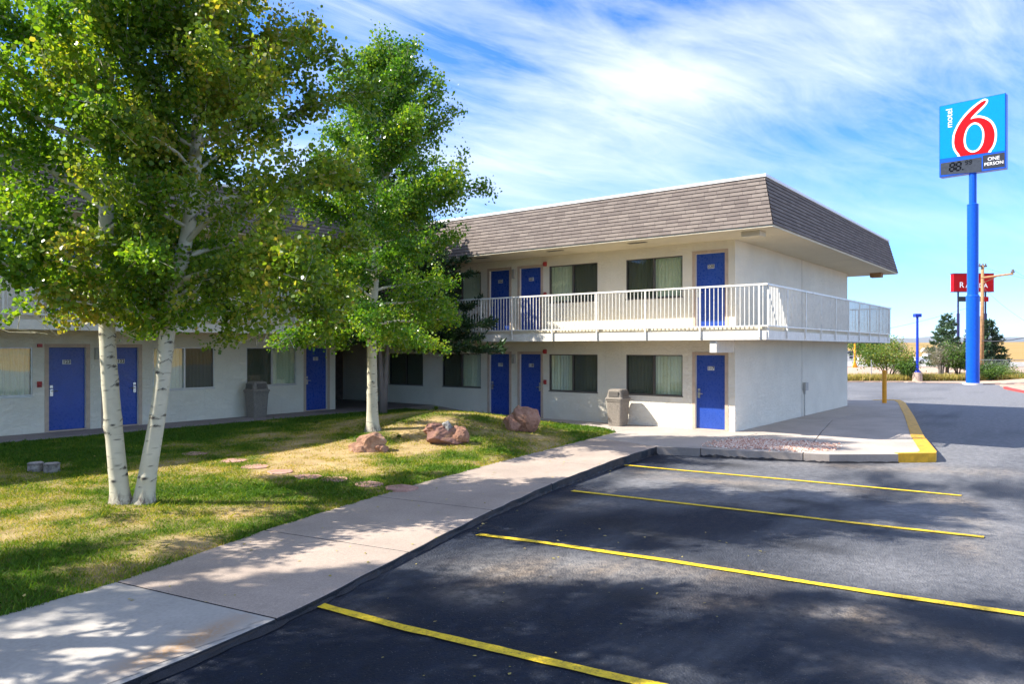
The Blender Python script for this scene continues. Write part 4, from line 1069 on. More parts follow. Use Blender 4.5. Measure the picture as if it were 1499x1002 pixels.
# conifer: whorled drooping boughs clothed in needle sprays
def conifer(name, loc, h, r0, seed, label, mat, z_lo, bark='bark2', n_need=16000, stems=None, group=None, boughs=60, size=.16, azw=None, trunk_r=.11, cat='tree'):
    r = np.random.default_rng(seed); t = thing(name, label, cat, loc, group); x, y, z = loc
    stems = stems or [[(0, 0, -.05), (0, 0, h)]]
    mb = MB()
    for st in stems:
        pts = [Vector(loc) + RV * a + FV * b + Vector((0, 0, c)) for a, b, c in st]
        mb.tube(pts, list(np.linspace(trunk_r, .01, len(pts))), 12, 0)
    lines = []
    for k in range(boughs):
        f = (k + r.random()) / boughs; zz = z_lo + (h - z_lo) * f; az = k * 2.39996 + r.uniform(-.4, .4)
        L = r0 * (1 - f) ** .8 * r.uniform(.75, 1.15) + .12
        if azw: L *= azw(az)
        p = np.array([x, y, z + zz]); pts = [p]; el = R(18 - 30 * (1 - f))
        for j in range(6):
            e = el + R(26) * (j / 6) ** 2 + r.normal(0, .05); pts.append(pts[-1] + L / 6 * np.array([math.cos(e) * math.cos(az), math.cos(e) * math.sin(az), math.sin(e)]))
        mb.tube(pts, list(np.linspace(.012 + .008 * L, .004, 7)), 4, 0, False); lines.append(pts[1:])
        for q in range(int(5 + L * 6)):
            g = r.uniform(.2, 1.); i = min(5, int(g * 6)); b = pts[i] + (pts[i + 1] - pts[i]) * (g * 6 - i); sgn = 1 if q % 2 else -1
            a2 = az + sgn * R(r.uniform(30, 65)); l = L * .36 * (1.15 - g) + .15
            e2 = R(r.uniform(-24, 12)); lines.append([b, b + .5 * l * np.array([math.cos(a2), math.sin(a2), math.sin(e2)]), b + l * np.array([math.cos(a2), math.sin(a2), math.sin(e2) + .25])])
    mb.build('trunk', M[bark], t, smooth=True)
    A = []; D = []
    for l in lines:
        for a, b in zip(l[:-1], l[1:]): A.append(a); D.append(b - a)
    A = np.array(A); D = np.array(D); w = np.linalg.norm(D, axis=1); i = r.choice(len(A), n_need, p=w / w.sum())
    P = A[i] + D[i] * r.random(n_need)[:, None] + r.normal(0, .018, (n_need, 3)); d = D[i] / w[i][:, None]
    dirn = d + r.normal(0, .6, (n_need, 3)); dirn[:, 2] += .2; dirn /= np.linalg.norm(dirn, axis=1)[:, None]
    sd = np.cross(dirn, r.normal(0, 1, (n_need, 3))); sd /= np.linalg.norm(sd, axis=1)[:, None]
    s = size * r.uniform(.6, 1.2, n_need)[:, None]
    V = np.stack([P, P + dirn * s * .5 + sd * s * .16, P + dirn * s, P + dirn * s * .5 - sd * s * .16], 1)
    link('crown', np_mesh('crown', V.reshape(-1, 3), 4, M[mat], {'rnd': np.clip(.45 + .5 * (fbm(P[:, 0] * 2, P[:, 1] * 2 + P[:, 2], seed) - .5) * 2 + r.normal(0, .18, n_need), 0, 1)}), t)
    return t
conifer('spruce_tree', (15.9, 17.4, .19), 7.2, 3.7, 71, 'dark spruce with twin banded trunks close behind the single aspen', 'needle', 2.35, n_need=52000,
        stems=[[(-.05, 0, -.05), (-.09, 0, 1.2), (-.17, 0, 2.6), (-.1, 0, 6.9)], [(-.02, .02, -.05), (.04, .02, 1.0), (.13, .02, 2.4), (.1, .02, 6.0)]], boughs=84, size=.15,
        azw=lambda a: .70 + .36 * math.cos(a - math.atan2(RV.y, RV.x)))

# verge trees and bushes beyond the car park
def shrub(name, loc, h, w, seed, label, mat, nleaf, stems=5, bark='bark_brown', size=.13, z_lo=.3, cat='shrub', group=None, spread=.35):
    r = np.random.default_rng(seed); t = thing(name, label, cat, loc, group); L = Vector(loc); mb = MB(); tips = []
    for k in range(stems):
        az = k * 2.4 + r.uniform(-.4, .4); out = w * spread * r.uniform(.6, 1.1)
        pts = [L + Vector((.06 * math.cos(az), .06 * math.sin(az), -.05)), L + Vector((out * .3 * math.cos(az), out * .3 * math.sin(az), h * .3)), L + Vector((out * math.cos(az), out * math.sin(az), h * r.uniform(.6, .8)))]
        mb.tube(pts, [.03 + .012 * h, .02 + .008 * h, .012], 6, 0)
        for q in range(9):
            f = r.uniform(.15, 1.); b = pts[1].lerp(pts[2], f); a2 = r.uniform(0, 6.28); l = w * .34 * r.uniform(.5, 1.2)
            e = b + Vector((l * math.cos(a2), l * math.sin(a2), l * r.uniform(-.25, .8))); mb.tube([b, b.lerp(e, .5) + Vector((0, 0, .05)), e], [.014, .009, .004], 4, 0); tips.append([np.array(b.lerp(e, .25)), np.array(e)])
    mb.build('trunk' if cat == 'tree' else 'stems', M[bark], t, smooth=True)
    P = points_on(r, tips, nleaf, .12 + .05 * w); P[:, 2] = np.maximum(P[:, 2], L.z + z_lo * h * r.uniform(.6, 1.2, nleaf))
    V = leaf_faces(P, size, r, OVAL)
    link('crown' if cat == 'tree' else 'leaves', np_mesh('leaves', V.reshape(-1, 3), 4, M[mat], {'rnd': np.clip(.5 + 1.4 * (fbm(P[:, 0] * 1.2, P[:, 1] * 1.2 + P[:, 2], seed) - .5) + r.normal(0, .2, nleaf), 0, 1)}), t)
    return t
GZ = -.28
def at(px, d, z=GZ): # a spot d metres ahead of the viewpoint, px metres to its right
    p = FV * d + RV * px; return (p.x, p.y, z)
shrub('spreading_tree', at(29.5, 58.5), 3.1, 4.0, 101, 'wide pale green spreading tree left of the blue lamp post', 'bush', 5200, 6, size=.15, z_lo=.42, cat='tree', spread=.5)
shrub('leafy_shrub', at(30.3, 57.0), 1.8, 1.4, 102, 'dark leafy shrub at the foot of the lamp post', 'bush_dark', 2600, 5, size=.14, z_lo=.05)
shrub('grey_tree', at(33.7, 58.5), 3.4, 2.2, 103, 'half bare grey tree right of the blue lamp post', 'bush_grey', 3200, 6, 'twig_grey', size=.10, z_lo=.35, cat='tree')
shrub('multi_stem_tree', at(34.7, 58.0), 3.1, 2.3, 104, 'dense green multi stem tree left of the tall sign pole', 'bush_dark', 4600, 5, size=.15, z_lo=.42, cat='tree', spread=.3)
shrub('sage_bush', at(39.4, 60.5), 1.7, 1.9, 105, 'grey green sage bush by the wire fence at the right', 'sage', 2000, 5, size=.12, z_lo=.08)
shrub('low_shrub', at(36.7, 57.0), 1.1, 1.6, 106, 'low dark shrub right behind the tall sign pole', 'bush_dark', 2600, 4, size=.12, z_lo=.03)
shrub('weedy_shrub', at(38.3, 57.6), .9, 1.6, 107, 'low yellow green weedy shrub on the dirt mound', 'bush', 1800, 4, size=.10, z_lo=.03)
shrub('sapling', at(33.9, 66), 4.4, 1.6, 108, 'thin pale sapling rising over the spreading tree', 'bush_grey', 1500, 3, 'twig_grey', size=.12, z_lo=.3, cat='tree')
shrub('far_tree', at(48, 100), 5.0, 5.0, 109, 'dark round tree behind the orange post', 'bush_dark', 5000, 4, size=.28, z_lo=.2, cat='tree')
GS = 'spruces beside the tall sign pole'
conifer('spruce_tree', at(43.8, 75), 5.9, 2.1, 111, 'blue green spruce left of the tall sign pole', 'needle_blue', .9, 'bark_brown', 7000, boughs=48, size=.34, group=GS, trunk_r=.14)
conifer('spruce_tree', at(46.2, 74), 5.5, 1.9, 112, 'spruce half hidden behind the tall sign pole', 'needle_blue', .6, 'bark_brown', 6000, boughs=46, size=.34, group=GS, trunk_r=.14)
conifer('spruce_tree', at(47.9, 75), 5.3, 2.0, 113, 'dark spruce just right of the timber utility pole', 'needle', .7, 'bark_brown', 7000, boughs=48, size=.34, group=GS, trunk_r=.14)
# verge grass along the lot edge
n = 26000
f = rng.uniform(0, 1, n); lat = rng.uniform(24, 44, n); dd_ = 56.4 + rng.exponential(1.6, n) + .02 * (lat - 24)
far = np.where(lat > 37.5, dd_ + (lat - 37.5) * .2, dd_)
P = np.stack([FV.x * far + RV.x * lat, FV.y * far + RV.y * lat, np.full(n, GZ + .02)], 1)
P = P[fbm(P[:, 0] * .5, P[:, 1] * .5, 131) > .42]; n = len(P); hh = rng.uniform(.2, .62, n); th = rng.uniform(0, 6.28, n)
sd = np.stack([np.cos(th), np.sin(th), 0 * th], 1) * .035; tp = P + np.stack([rng.normal(0, .1, n), rng.normal(0, .1, n), hh], 1)
tag(link('verge_grass', np_mesh('verge_grass', np.stack([P - sd, P + sd, tp], 1).reshape(-1, 3), 3, M['weed'], {'rnd': rng.random(n)})), 'strip of tall dry yellow green grass along the far edge of the car park', 'grass', kind='stuff')

# dirt beyond the lot, road and far lot
def sheet(name, pts, z, mat, n=1):
    mb = MB(); mb.prism(pts, z - .25, z, 0, 0); return tag(mb.build(name, mat), kind='structure')
def LP(pts): return [(FV.x * d + RV.x * l, FV.y * d + RV.y * l) for l, d in pts]
edge = [(-40, 57), (20, 56.2), (25.7, 55.6), (29, 55.2), (31.2, 54.2), (33.0, 53.0), (33.6, 51.4), (32.6, 49.5), (31.2, 47.0), (30.0, 44.6), (28.9, 42.0), (28.2, 39.8)]
jag = []
for (a, b) in zip(edge[:-1], edge[1:]):
    for q in np.linspace(0, 1, 7)[:-1]: jag.append((a[0] + (b[0] - a[0]) * q + random.uniform(-.12, .12), a[1] + (b[1] - a[1]) * q + random.uniform(-.14, .14)))
sheet('dirt_lot', LP(jag + [edge[-1], (45, 20), (90, 20), (90, 100), (-40, 100)]), -.245, M['dirt'])
sheet('street', LP([(-200, 106), (200, 106), (200, 150), (-200, 150)]), -.33, M['walk_grey'])
# dirt mound at the right behind the red kerb
XX, YY = np.meshgrid(np.linspace(34.5, 60, 60), np.linspace(42, 62, 50))
Zm = -.26 + .85 * np.exp(-((XX - 43) / 4.6) ** 2 - ((YY - 53.5) / 3.4) ** 2) + (fbm(XX * .8, YY * .8, 141) - .5) * .14 - .2 * (np.exp(-((XX - 43) / 4.6) ** 2 - ((YY - 53.5) / 3.4) ** 2) < .03)
tag(link('dirt_mound', grid_mesh('dirt_mound', FV.x * YY + RV.x * XX, FV.y * YY + RV.y * XX, Zm, M['dirt'])), kind='structure')
mb = MB(); ek = [(30.75, 46.6), (30.0, 45.05), (28.9, 42.4), (28.2, 40.2)]
for a, b in zip(ek[:-1], ek[1:]):
    q = LP([a, b, (b[0] + .3, b[1] + .12), (a[0] + .3, a[1] + .12)]); mb.prism(q, -.4, -.16)
tag(mb.build('red_kerb', M['redkerb']), kind='structure')

# ------------------------------------------------------------------ tall sign
SD = Vector((-.717 * RV.x + .697 * FV.x, -.717 * RV.y + .697 * FV.y, 0)).normalized()   # runs to the far (left) end
sc = FV * 52. + RV * 32.18; S0 = (sc.x, sc.y, -.25)
sign = thing('motel_sign', 'tall blue pole sign with cyan panel, big red numeral 6 and price display', 'sign', S0)
mb = MB(); mb.cyl(sc.x, sc.y, -.3, 5.9, .415, n=40); mb.cyl(sc.x, sc.y, 5.9, 12.3, .35, n=40); mb.cyl(sc.x, sc.y, 12.3, 14.5, .235, n=40); mb.cyl(sc.x, sc.y, 5.86, 5.97, .43, .36, 40); mb.cyl(sc.x, sc.y, 12.26, 12.36, .365, .24, 40)
mb.build('pole', M['signblue'], sign, smooth=False)
mb = MB(); mb.cyl(sc.x, sc.y, -.3, -.19, .62, n=32); mb.build('footing', M['shedwhite'], sign)
nrm = Vector((-SD.y, SD.x, 0));  nrm = nrm if nrm.dot(FV) < 0 else -nrm
W2, ZB, ZT = 2.02, 14.46, 19.56
def sp(u, v, o): # panel coordinates: u 0..1 left to right, v 0..1 bottom to top, o metres proud of the cabinet face
    p = sc + SD * (W2 * (1 - 2 * u)) + nrm * (.32 + o); return (p.x, p.y, ZB + v * (ZT - ZB))
def spoly(mb, pts, o, m=0, thick=0):
    P3 = [Vector((u * 4.04, v * 5.1, 0)) for u, v in pts]
    i = len(mb.v); mb.v += [sp(u, v, o) for u, v in pts]
    for t in tessellate_polygon([P3]): mb.f.append(tuple(i + k for k in t)); mb.m.append(m)
mb = MB(); c = [sc + SD * W2 + nrm * .32, sc - SD * W2 + nrm * .32, sc - SD * W2 - nrm * .32, sc + SD * W2 - nrm * .32]
mb.prism([(p.x, p.y) for p in c], ZB, ZT); i = len(mb.v); mb.f.append((i - 5, i - 6, i - 7, i - 8)); mb.m.append(0)
cab = mb.build('cabinet', M['signblue'], sign, bevel=.04)
def cr(u, v): # from measured face pixels to panel coordinates
    uu = (u - 110) / 693.; top = 190 - 135 * uu; bot = 938 - 103 * uu
    return (uu, (bot - v) / (bot - top))
def catmull(pts, n=6, closed=True):
    out = []; N_ = len(pts)
    for k in range(N_ if closed else N_ - 1):
        p0, p1, p2, p3 = [np.array(pts[(k + j - 1) % N_]) for j in range(4)]
        for q in range(n):
            t = q / n; out.append(tuple(.5 * ((2 * p1) + (p2 - p0) * t + (2 * p0 - 5 * p1 + 4 * p2 - p3) * t * t + (3 * p1 - p0 - 3 * p2 + p3) * t ** 3)))
    return out
vcut = lambda u: cr(110 + u * 693, 748 - 95 * u)[1]
mb = MB(); spoly(mb, [(.012, vcut(.012)), (.988, vcut(.988)), (.988, .99), (.012, .99)], .012); mb.build('face_panel', M['signcyan'], cab).matrix_parent_inverse = Matrix()
white = [(345, 722), (300, 695), (268, 650), (254, 600), (252, 550), (262, 480), (300, 395), (355, 312), (425, 232), (500, 168), (560, 128), (592, 115), (622, 124), (624, 150), (595, 195), (545, 245), (500, 288), (545, 290), (612, 308), (665, 345), (700, 400), (715, 470), (710, 550), (690, 612), (660, 655), (628, 682)]
redp = [(365, 717), (325, 692), (290, 645), (274, 590), (274, 540), (284, 480), (318, 402), (370, 325), (438, 250), (508, 187), (560, 148), (592, 134), (606, 139), (590, 172), (530, 232), (478, 285), (446, 328), (480, 318), (540, 312), (602, 330), (650, 365), (680, 420), (693, 480), (688, 550), (668, 610), (635, 655), (598, 685)]
ring1 = [(488, 362), (430, 395), (392, 460), (375, 545), (388, 620), (425, 662), (470, 675), (525, 655), (568, 600), (587, 520), (582, 440), (545, 382)]
hole = [(488, 380), (440, 408), (408, 465), (396, 545), (406, 608), (435, 645), (472, 656), (515, 640), (550, 590), (568, 518), (563, 445), (535, 398)]
bevel_cut = lambda pts: [(u, max(v, vcut(u) + .002)) for u, v in pts]
for nm, pts, o, mt, cl in (('numeral_outline', white, .024, 'signwhite', 4), ('numeral', redp, .034, 'signred', 4), ('numeral_ring', ring1, .042, 'signwhite', 5), ('numeral_hole', hole, .050, 'signcyan', 5)):
    q = [cr(*p) for p in catmull(pts, cl)]
    mb = MB(); spoly(mb, bevel_cut(q), o); mb.build(nm, M[mt], cab).matrix_parent_inverse = Matrix()
def sign_text(body, size, bold, u, v, o, mat, nm, rot=0., sx=1., skew=0.):
    vs, fs = text_mesh(body, size, bold); mb = MB()
    for x, y, _ in vs:
        x = x * sx + skew * y
        X_, Y_ = (x * math.cos(rot) - y * math.sin(rot), x * math.sin(rot) + y * math.cos(rot))
        p = sp(u, v, o); q = Vector(p) - SD * X_ + Vector((0, 0, Y_)); mb.v.append(tuple(q))
    for f in fs: mb.f.append(f); mb.m.append(0)
    mb.build(nm, mat, cab).matrix_parent_inverse = Matrix()
sign_text('motel', .58, .0, *cr(222, 316), .024, M['signwhite'], 'word_lettering', R(90))
vb = lambda u: .02
mb = MB(); spoly(mb, [cr(126, 790), cr(560, 722), cr(560, 880 - 5), cr(126, 915)], .012); mb.build('price_display', M['signgrey'], cab).matrix_parent_inverse = Matrix()
mb = MB(); spoly(mb, [cr(572, 706), cr(792, 672), cr(792, 822), cr(572, 850)], .012); mb.build('text_panel', M['signdark'], cab).matrix_parent_inverse = Matrix()
sign_text('ONE', .34, .0, *cr(682, 737), .024, M['signwhite'], 'word_lettering')
sign_text('PERSON', .31, .0, *cr(684, 788), .024, M['signwhite'], 'word_lettering')
def seg7(mb, u, v, w, h, on, o, th, sk=.12):
    S = {'a': ((0, 1), (1, 1)), 'b': ((1, 1), (1, .5)), 'c': ((1, .5), (1, 0)), 'd': ((0, 0), (1, 0)), 'e': ((0, .5), (0, 0)), 'f': ((0, 1), (0, .5)), 'g': ((0, .5), (1, .5))}
    for k in on:
        (x0, y0), (x1, y1) = S[k]; p = Vector((x0 * w + sk * y0 * h, y0 * h)); q = Vector((x1 * w + sk * y1 * h, y1 * h)); d = (q - p).normalized(); n_ = Vector((-d.y, d.x)) * th * .5
        p = p + d * th * .35; q = q - d * th * .35
        B = Vector(sp(u, v, o)); i = len(mb.v)
        for c_ in (p - n_, q - n_, q + n_, p + n_): mb.v.append(tuple(B - SD * c_.x + Vector((0, 0, c_.y))))
        mb.f.append((i, i + 1, i + 2, i + 3)); mb.m.append(0)
mb = MB()
for px_, py_ in ((222, 874), (290, 865)): seg7(mb, *cr(px_, py_), .27, .56, 'abcdefg', .022, .105)
for px_, py_ in ((388, 802), (428, 797)): seg7(mb, *cr(px_, py_), .15, .26, 'abcdfg', .022, .058)
spoly(mb, [cr(358, 846), cr(372, 844), cr(372, 858), cr(358, 860)], .022); mb.build('price_digits', M['lcd'], cab).matrix_parent_inverse = Matrix()

# red pole sign far behind
d_ = 112.; lx = lambda px: (px - 749.5) / 1090 * d_; zz_ = lambda py: 2.23 + (510.5 - py) / 1090 * d_
o0 = at(lx(1423), d_, -.3); rs = thing('red_sign', 'red billboard on two navy legs behind the tall blue pole', 'sign', o0)
def fbox(mb, px0, px1, py0, py1, d0, d1, m=0):
    q = [FV * d0 + RV * lx(px0), FV * d0 + RV * lx(px1), FV * d1 + RV * lx(px1), FV * d1 + RV * lx(px0)]
    mb.prism([(p.x, p.y) for p in q], zz_(py1), zz_(py0)); i = len(mb.v); mb.f.append((i - 5, i - 6, i - 7, i - 8)); mb.m.append(m); mb.m[-6:] = [m] * 6
for px in (1402.6, 1442.6):
    p = FV * d_ + RV * lx(px); mb = MB(); mb.cyl(p.x, p.y, -.4, zz_(459), .21, n=16); mb.cyl(p.x, p.y, zz_(459), zz_(425), .13, n=16); mb.build('leg', M['navy'], rs)
mb = MB(); fbox(mb, 1394, 1452.5, 401.5, 427, d_ - .4, d_ + .4); pn = mb.build('panel', M['signred'], rs)
mb = MB(); fbox(mb, 1393.4, 1453.1, 400.6, 401.4, d_ - .42, d_ + .42); fbox(mb, 1393.4, 1453.1, 427.1, 427.9, d_ - .42, d_ + .42); mb.build('panel_frame', M['navy'], rs)
mb = MB(); fbox(mb, 1400.5, 1438.5, 434.5, 442, d_ - .3, d_ - .15); mb.build('lower_board', M['signdark'], rs)
mb = MB(); fbox(mb, 1438.8, 1445.5, 434.8, 442, d_ - .3, d_ - .15); mb.build('lower_board', M['signred'], rs)
vs, fs = text_mesh('R', 1.15, .02); vs2, fs2 = text_mesh('AMADA', .90, .02, 1.06); mb = MB()
for V_, F_, ox, oy in ((vs, fs, lx(1405.3), zz_(418)), (vs2, fs2, lx(1427.2), zz_(418.9))):
    i = len(mb.v)
    for x, y, _ in V_: p = FV * (d_ - .42) + RV * (ox + x); mb.v.append((p.x, p.y, oy + y))
    for f in F_: mb.f.append(tuple(i + k for k in f)); mb.m.append(0)
o = mb.build('word_lettering', M['signwhite'], pn); o.matrix_parent_inverse = Matrix()

# ------------------------------------------------------------------ street furniture
mb = MB(); mb.cyl(33.4, 6.66, -.02, 1.30, .088, n=24); mb.cyl(33.4, 6.66, 1.30, 1.34, .088, .06, 24)
tag(mb.build('bollard', M['bollardyellow']), 'orange yellow steel bollard at the far end of the yellow kerb', 'bollard')
LPX, LPD = 30.65, 56.3
q = at(LPX, LPD, -.25); lp = thing('lamp_post', 'slim blue lamp post with flat head on a round concrete base', 'lamp post', q)
mb = MB(); mb.cyl(q[0], q[1], -.3, .42, .36, .33, 20); mb.build('base', M['concretebase'], lp, bevel=.03)
mb = MB(); mb.cyl(q[0], q[1], .42, .62, .24, .12, 16); mb.cyl(q[0], q[1], .62, 4.62, .105, .085, 16); mb.build('post', M['lampblue'], lp)
mb = MB(); a_ = Vector(q); e = [a_ + RV * s_ * .24 + FV * t_ * .20 for s_, t_ in ((-1, -1), (1, -1), (1, 1), (-1, 1))]; mb.prism([(p.x, p.y) for p in e], 4.6, 4.86); i = len(mb.v); mb.f.append((i - 5, i - 6, i - 7, i - 8)); mb.m.append(0); mb.build('lamp_head', M['lampblue'], lp, bevel=.03)
# utility pole
ud = 64.; ux = lambda px: (px - 749.5) / 1090 * ud; uz = lambda py: 2.23 + (510.5 - py) / 1090 * ud
q = at(ux(1437), ud, -.3); up = thing('utility_pole', 'brown timber utility pole with crossarm behind the blue sign pole', 'utility pole', q)
top = FV * ud + RV * ux(1438.5)
mb = MB(); mb.tube([(q[0], q[1], -.4), (top.x, top.y, uz(389))], [.17, .12], 14); mb.build('pole', M['pole'], up, smooth=True)
a_ = FV * (ud - .2) + RV * ux(1434.5); b_ = FV * (ud - 2.2) + RV * ux(1458); ca_ = Vector((a_.x, a_.y, uz(407.3))); cb_ = Vector((b_.x, b_.y, uz(404.8)))
mb = MB(); mb.tube([ca_, cb_], .085, 8); mb.tube([Vector((top.x, top.y, uz(414.5))), ca_.lerp(cb_, .55)], .04, 6); mb.build('crossarm', M['pole'], up)
for p in (cb_ + Vector((0, 0, .08)), ca_.lerp(cb_, .97) + Vector((0, 0, .08)), Vector((top.x - .18, top.y + .2, uz(391))), Vector((top.x + .18, top.y - .2, uz(391)))):
    mb = MB(); mb.cyl(p.x, p.y, p.z, p.z + .12, .11, .13, 10); mb.cyl(p.x, p.y, p.z + .12, p.z + .30, .07, .05, 10); mb.build('insulator', M['insulator'], up)
mb = MB(); mb.cyl(top.x, top.y, uz(389), uz(386), .10, .06, 10); mb.build('pole_cap', M['insulator'], up)
def wire(a, b, sag, label, r=.012):
    a = Vector(a); b = Vector(b); pts = []
    for t in np.linspace(0, 1, 40): p = a.lerp(b, t); p.z -= sag * 4 * t * (1 - t); pts.append(p)
    mb = MB(); mb.tube(pts, r, 4); tag(mb.build('power_line', M['wire']), label, 'power line', 'overhead power lines')
def pw(px, py, d): p = FV * d + RV * ((px - 749.5) / 1090 * d); return (p.x, p.y, 2.23 + (510.5 - py) / 1090 * d)
tp = (top.x, top.y, uz(391))
wire(cb_ + Vector((0, 0, .36)), pw(1560, 432, 64), .25, 'thin line from the crossarm end running out to the right', .012)
wire(tp, pw(1570, 417, 75), .3, 'thin line from the top of the timber pole to the right', .012)
wire((top.x, top.y, uz(420)), pw(1600, 520, 30), .5, 'slanting guy line from the timber pole down to the right', .010)
wire((q[0], q[1], uz(499)), pw(1570, 470, 45), .45, 'thick black cable low on the timber pole sagging right', .03)
wire((q[0], q[1], uz(444)), pw(1180, 498, 62), .5, 'faint line from the timber pole towards the motel balcony', .012)
# wire mesh fence: posts with mesh sheets between
fp = [(27.8, 57.6), (30.6, 58.3), (34.6, 59.0), (37.6, 60.2), (42.5, 60.6), (47.5, 61.0), (52.5, 61.4)]
q = at(*fp[0]); fc = thing('wire_fence', 'low galvanised chain link fence along the verge', 'fence', q)
for l, d in fp: p = at(l, d); mb = MB(); mb.cyl(p[0], p[1], -.3, 1.35, .035, n=8); mb.build('post', M['fence'], fc)
for (a, b) in zip(fp[3:-1], fp[4:]):
    A_ = Vector(at(*a, 0)); B_ = Vector(at(*b, 0)); mb = MB(); mb.tube([A_ + Vector((0, 0, 1.3)), B_ + Vector((0, 0, 1.3))], .025, 5)
    n_ = int((B_ - A_).length / .16)
    for k in range(n_):
        for sg in (1, -1):
            t0, t1 = k / n_, (k + 7 * sg) / n_
            if 0 <= t1 <= 1: mb.tube([A_.lerp(B_, t0) + Vector((0, 0, -.15)), A_.lerp(B_, t1) + Vector((0, 0, 1.3))], .006, 3)
    mb.build('mesh_panel', M['fence'], fc)
# far orange post with splayed foot
od = 96.; q = at((1251.3 - 749.5) / 1090 * od, od, -.35); op = thing('orange_post', 'tall orange yellow post on splayed feet under the far balcony end', 'post', q)
mb = MB(); mb.cyl(q[0], q[1], -.3, 3.0, .13, .10, 10); mb.build('post', M['bollardyellow'], op)
for sg in (-1, 1):
    p = Vector(q); mb = MB(); mb.tube([p + Vector((0, 0, 1.0)), p + RV * .32 * sg + Vector((0, 0, -.05))], .10, 8); mb.build('brace', M['bollardyellow'], op)
mb = MB(); p = Vector((q[0], q[1], 3.0)); e = [p + RV * a + FV * b for a, b in ((-.3, -.2), (.3, -.2), (.3, .2), (-.3, .2))]; mb.prism([(v.x, v.y) for v in e], 3.0, 3.2); mb.build('cap', M['pole'], op)
# far buildings
def hut(px, py_base, py_top, wpx, d, label, wall, roof, name='shed', flat=False):
    l = (px - 749.5) / 1090 * d; w = wpx / 1090 * d; zb = 2.23 + (510.5 - py_base) / 1090 * d; zt_ = 2.23 + (510.5 - py_top) / 1090 * d
    q = at(l, d, zb); t = thing(name, label, 'building', q); P = lambda a, b: FV * (d + b) + RV * (l + a)
    mb = MB(); mb.prism([(v.x, v.y) for v in (P(-w / 2, -w * .4), P(w / 2, -w * .4), P(w / 2, w * .4), P(-w / 2, w * .4))], zb - 1, zb + (zt_ - zb) * .75); mb.build('wall', wall, t)
    h0 = zb + (zt_ - zb) * .752; mb = MB(); o_ = .06 * w
    c4 = [P(-w / 2 - o_, -w * .4 - o_), P(w / 2 + o_, -w * .4 - o_), P(w / 2 + o_, w * .4 + o_), P(-w / 2 - o_, w * .4 + o_)]; r2 = [P(0, -w * .4 - o_), P(0, w * .4 + o_)]
    v3 = lambda v, z: (v.x, v.y, z)
    mb.quad(v3(c4[0], h0), v3(r2[0], zt_), v3(r2[1], zt_), v3(c4[3], h0)); mb.quad(v3(c4[1], h0), v3(c4[2], h0), v3(r2[1], zt_), v3(r2[0], zt_)); mb.poly([v3(c4[0], h0), v3(c4[1], h0), v3(r2[0], zt_)]); mb.poly([v3(c4[3], h0), v3(r2[1], zt_), v3(c4[2], h0)]); mb.poly([v3(c, h0) for c in c4][::-1])
    mb.build('roof', roof, t)
    for k in range(2):
        zc = zb + (zt_ - zb) * (.25 + .28 * k); a = P(-w * .16, -w * .4 - .03); b = P(w * .16, -w * .4 - .03)
        mb = MB(); mb.quad(v3(a, zc), v3(b, zc), v3(b, zc + w * .2), v3(a, zc + w * .2)); mb.build('window', M['shedroof'], t)
hut(1352, 528, 510, 6.5, 260, 'narrow pale tower like shed out in the golden field', M['shedwhite'], M['shedwhite'], 'tower_shed')
hut(1243, 529, 514, 16, 150, 'dark roofed low building glimpsed beside the motel end wall', M['shedwhite'], M['shedroof'], 'low_building')
hut(1273, 531, 520, 26, 158, 'long pale building behind the spreading tree', M['shedwhite'], M['concretebase'], 'long_building')

# vehicles
def car(loc, rot, mat, label, name, pickup=True):
    x, y, z = loc; t = thing(name, label, 'car', loc)
    cs, sn = math.cos(rot), math.sin(rot); T = lambda a, b, c: (x + a * cs - b * sn, y + a * sn + b * cs, z + c)
    def loft(prof, hw, m, nm, taper=0.):
        mb = MB(); A_ = [T(a, -hw + taper * max(0, c - 1.0), c) for a, c in prof]; B_ = [T(a, hw - taper * max(0, c - 1.0), c) for a, c in prof]
        mb.rings([A_, B_]); return mb.build(nm, m, t, bevel=.05)
    body = [(-2.6, .45), (2.5, .45), (2.6, .75), (2.45, 1.0), (1.2, 1.1), (-.9, 1.1), (-.95, 1.12), (-2.6, 1.12)]
    loft(body, .92, mat, 'body'); cabp = [(1.25, 1.09), (.55, 1.70), (-.55, 1.74), (-.9, 1.09)] if pickup else [(1.25, 1.09), (.4, 1.62), (-1.5, 1.62), (-2.4, 1.09)]
    loft(cabp, .84, mat, 'cab', .18); g = [(1.08, 1.14), (.52, 1.62), (-.48, 1.65), (-.75, 1.14)]; loft(g, .88, M['glassdark'], 'side_glass', .2)
    for a in (1.65, -1.65):
        for b in (-1, 1):
            mb = MB(); n = 20; ring = lambda rr, bb: [T(a + rr * math.cos(2 * math.pi * k / n), bb, .36 + rr * math.sin(2 * math.pi * k / n)) for k in range(n)]
            mb.rings([ring(.36, b * .95), ring(.36, b * .72)]); w = mb.build('wheel', M['rubber'], t)
            mb = MB(); mb.rings([ring(.2, b * .957), ring(.2, b * .90)]); o = mb.build('rim', M['alu'], w); o.matrix_parent_inverse = Matrix()
    for b in (-1, 1):
        mb = MB(); mb.rings([[T(2.5, b * .78 + q, c) for q, c in ((-.12, .72), (.12, .72), (.12, .88), (-.12, .88))], [T(2.6, b * .78 + q, c) for q, c in ((-.12, .72), (.12, .72), (.12, .88), (-.12, .88))]]); mb.build('headlight', M['signwhite'], t)
        mb = MB(); mb.rings([[T(-2.58, b * .80 + q, c) for q, c in ((-.1, .75), (.1, .75), (.1, 1.0), (-.1, 1.0))], [T(-2.63, b * .80 + q, c) for q, c in ((-.1, .75), (.1, .75), (.1, 1.0), (-.1, 1.0))]]); mb.build('tail_light', M['red'], t)
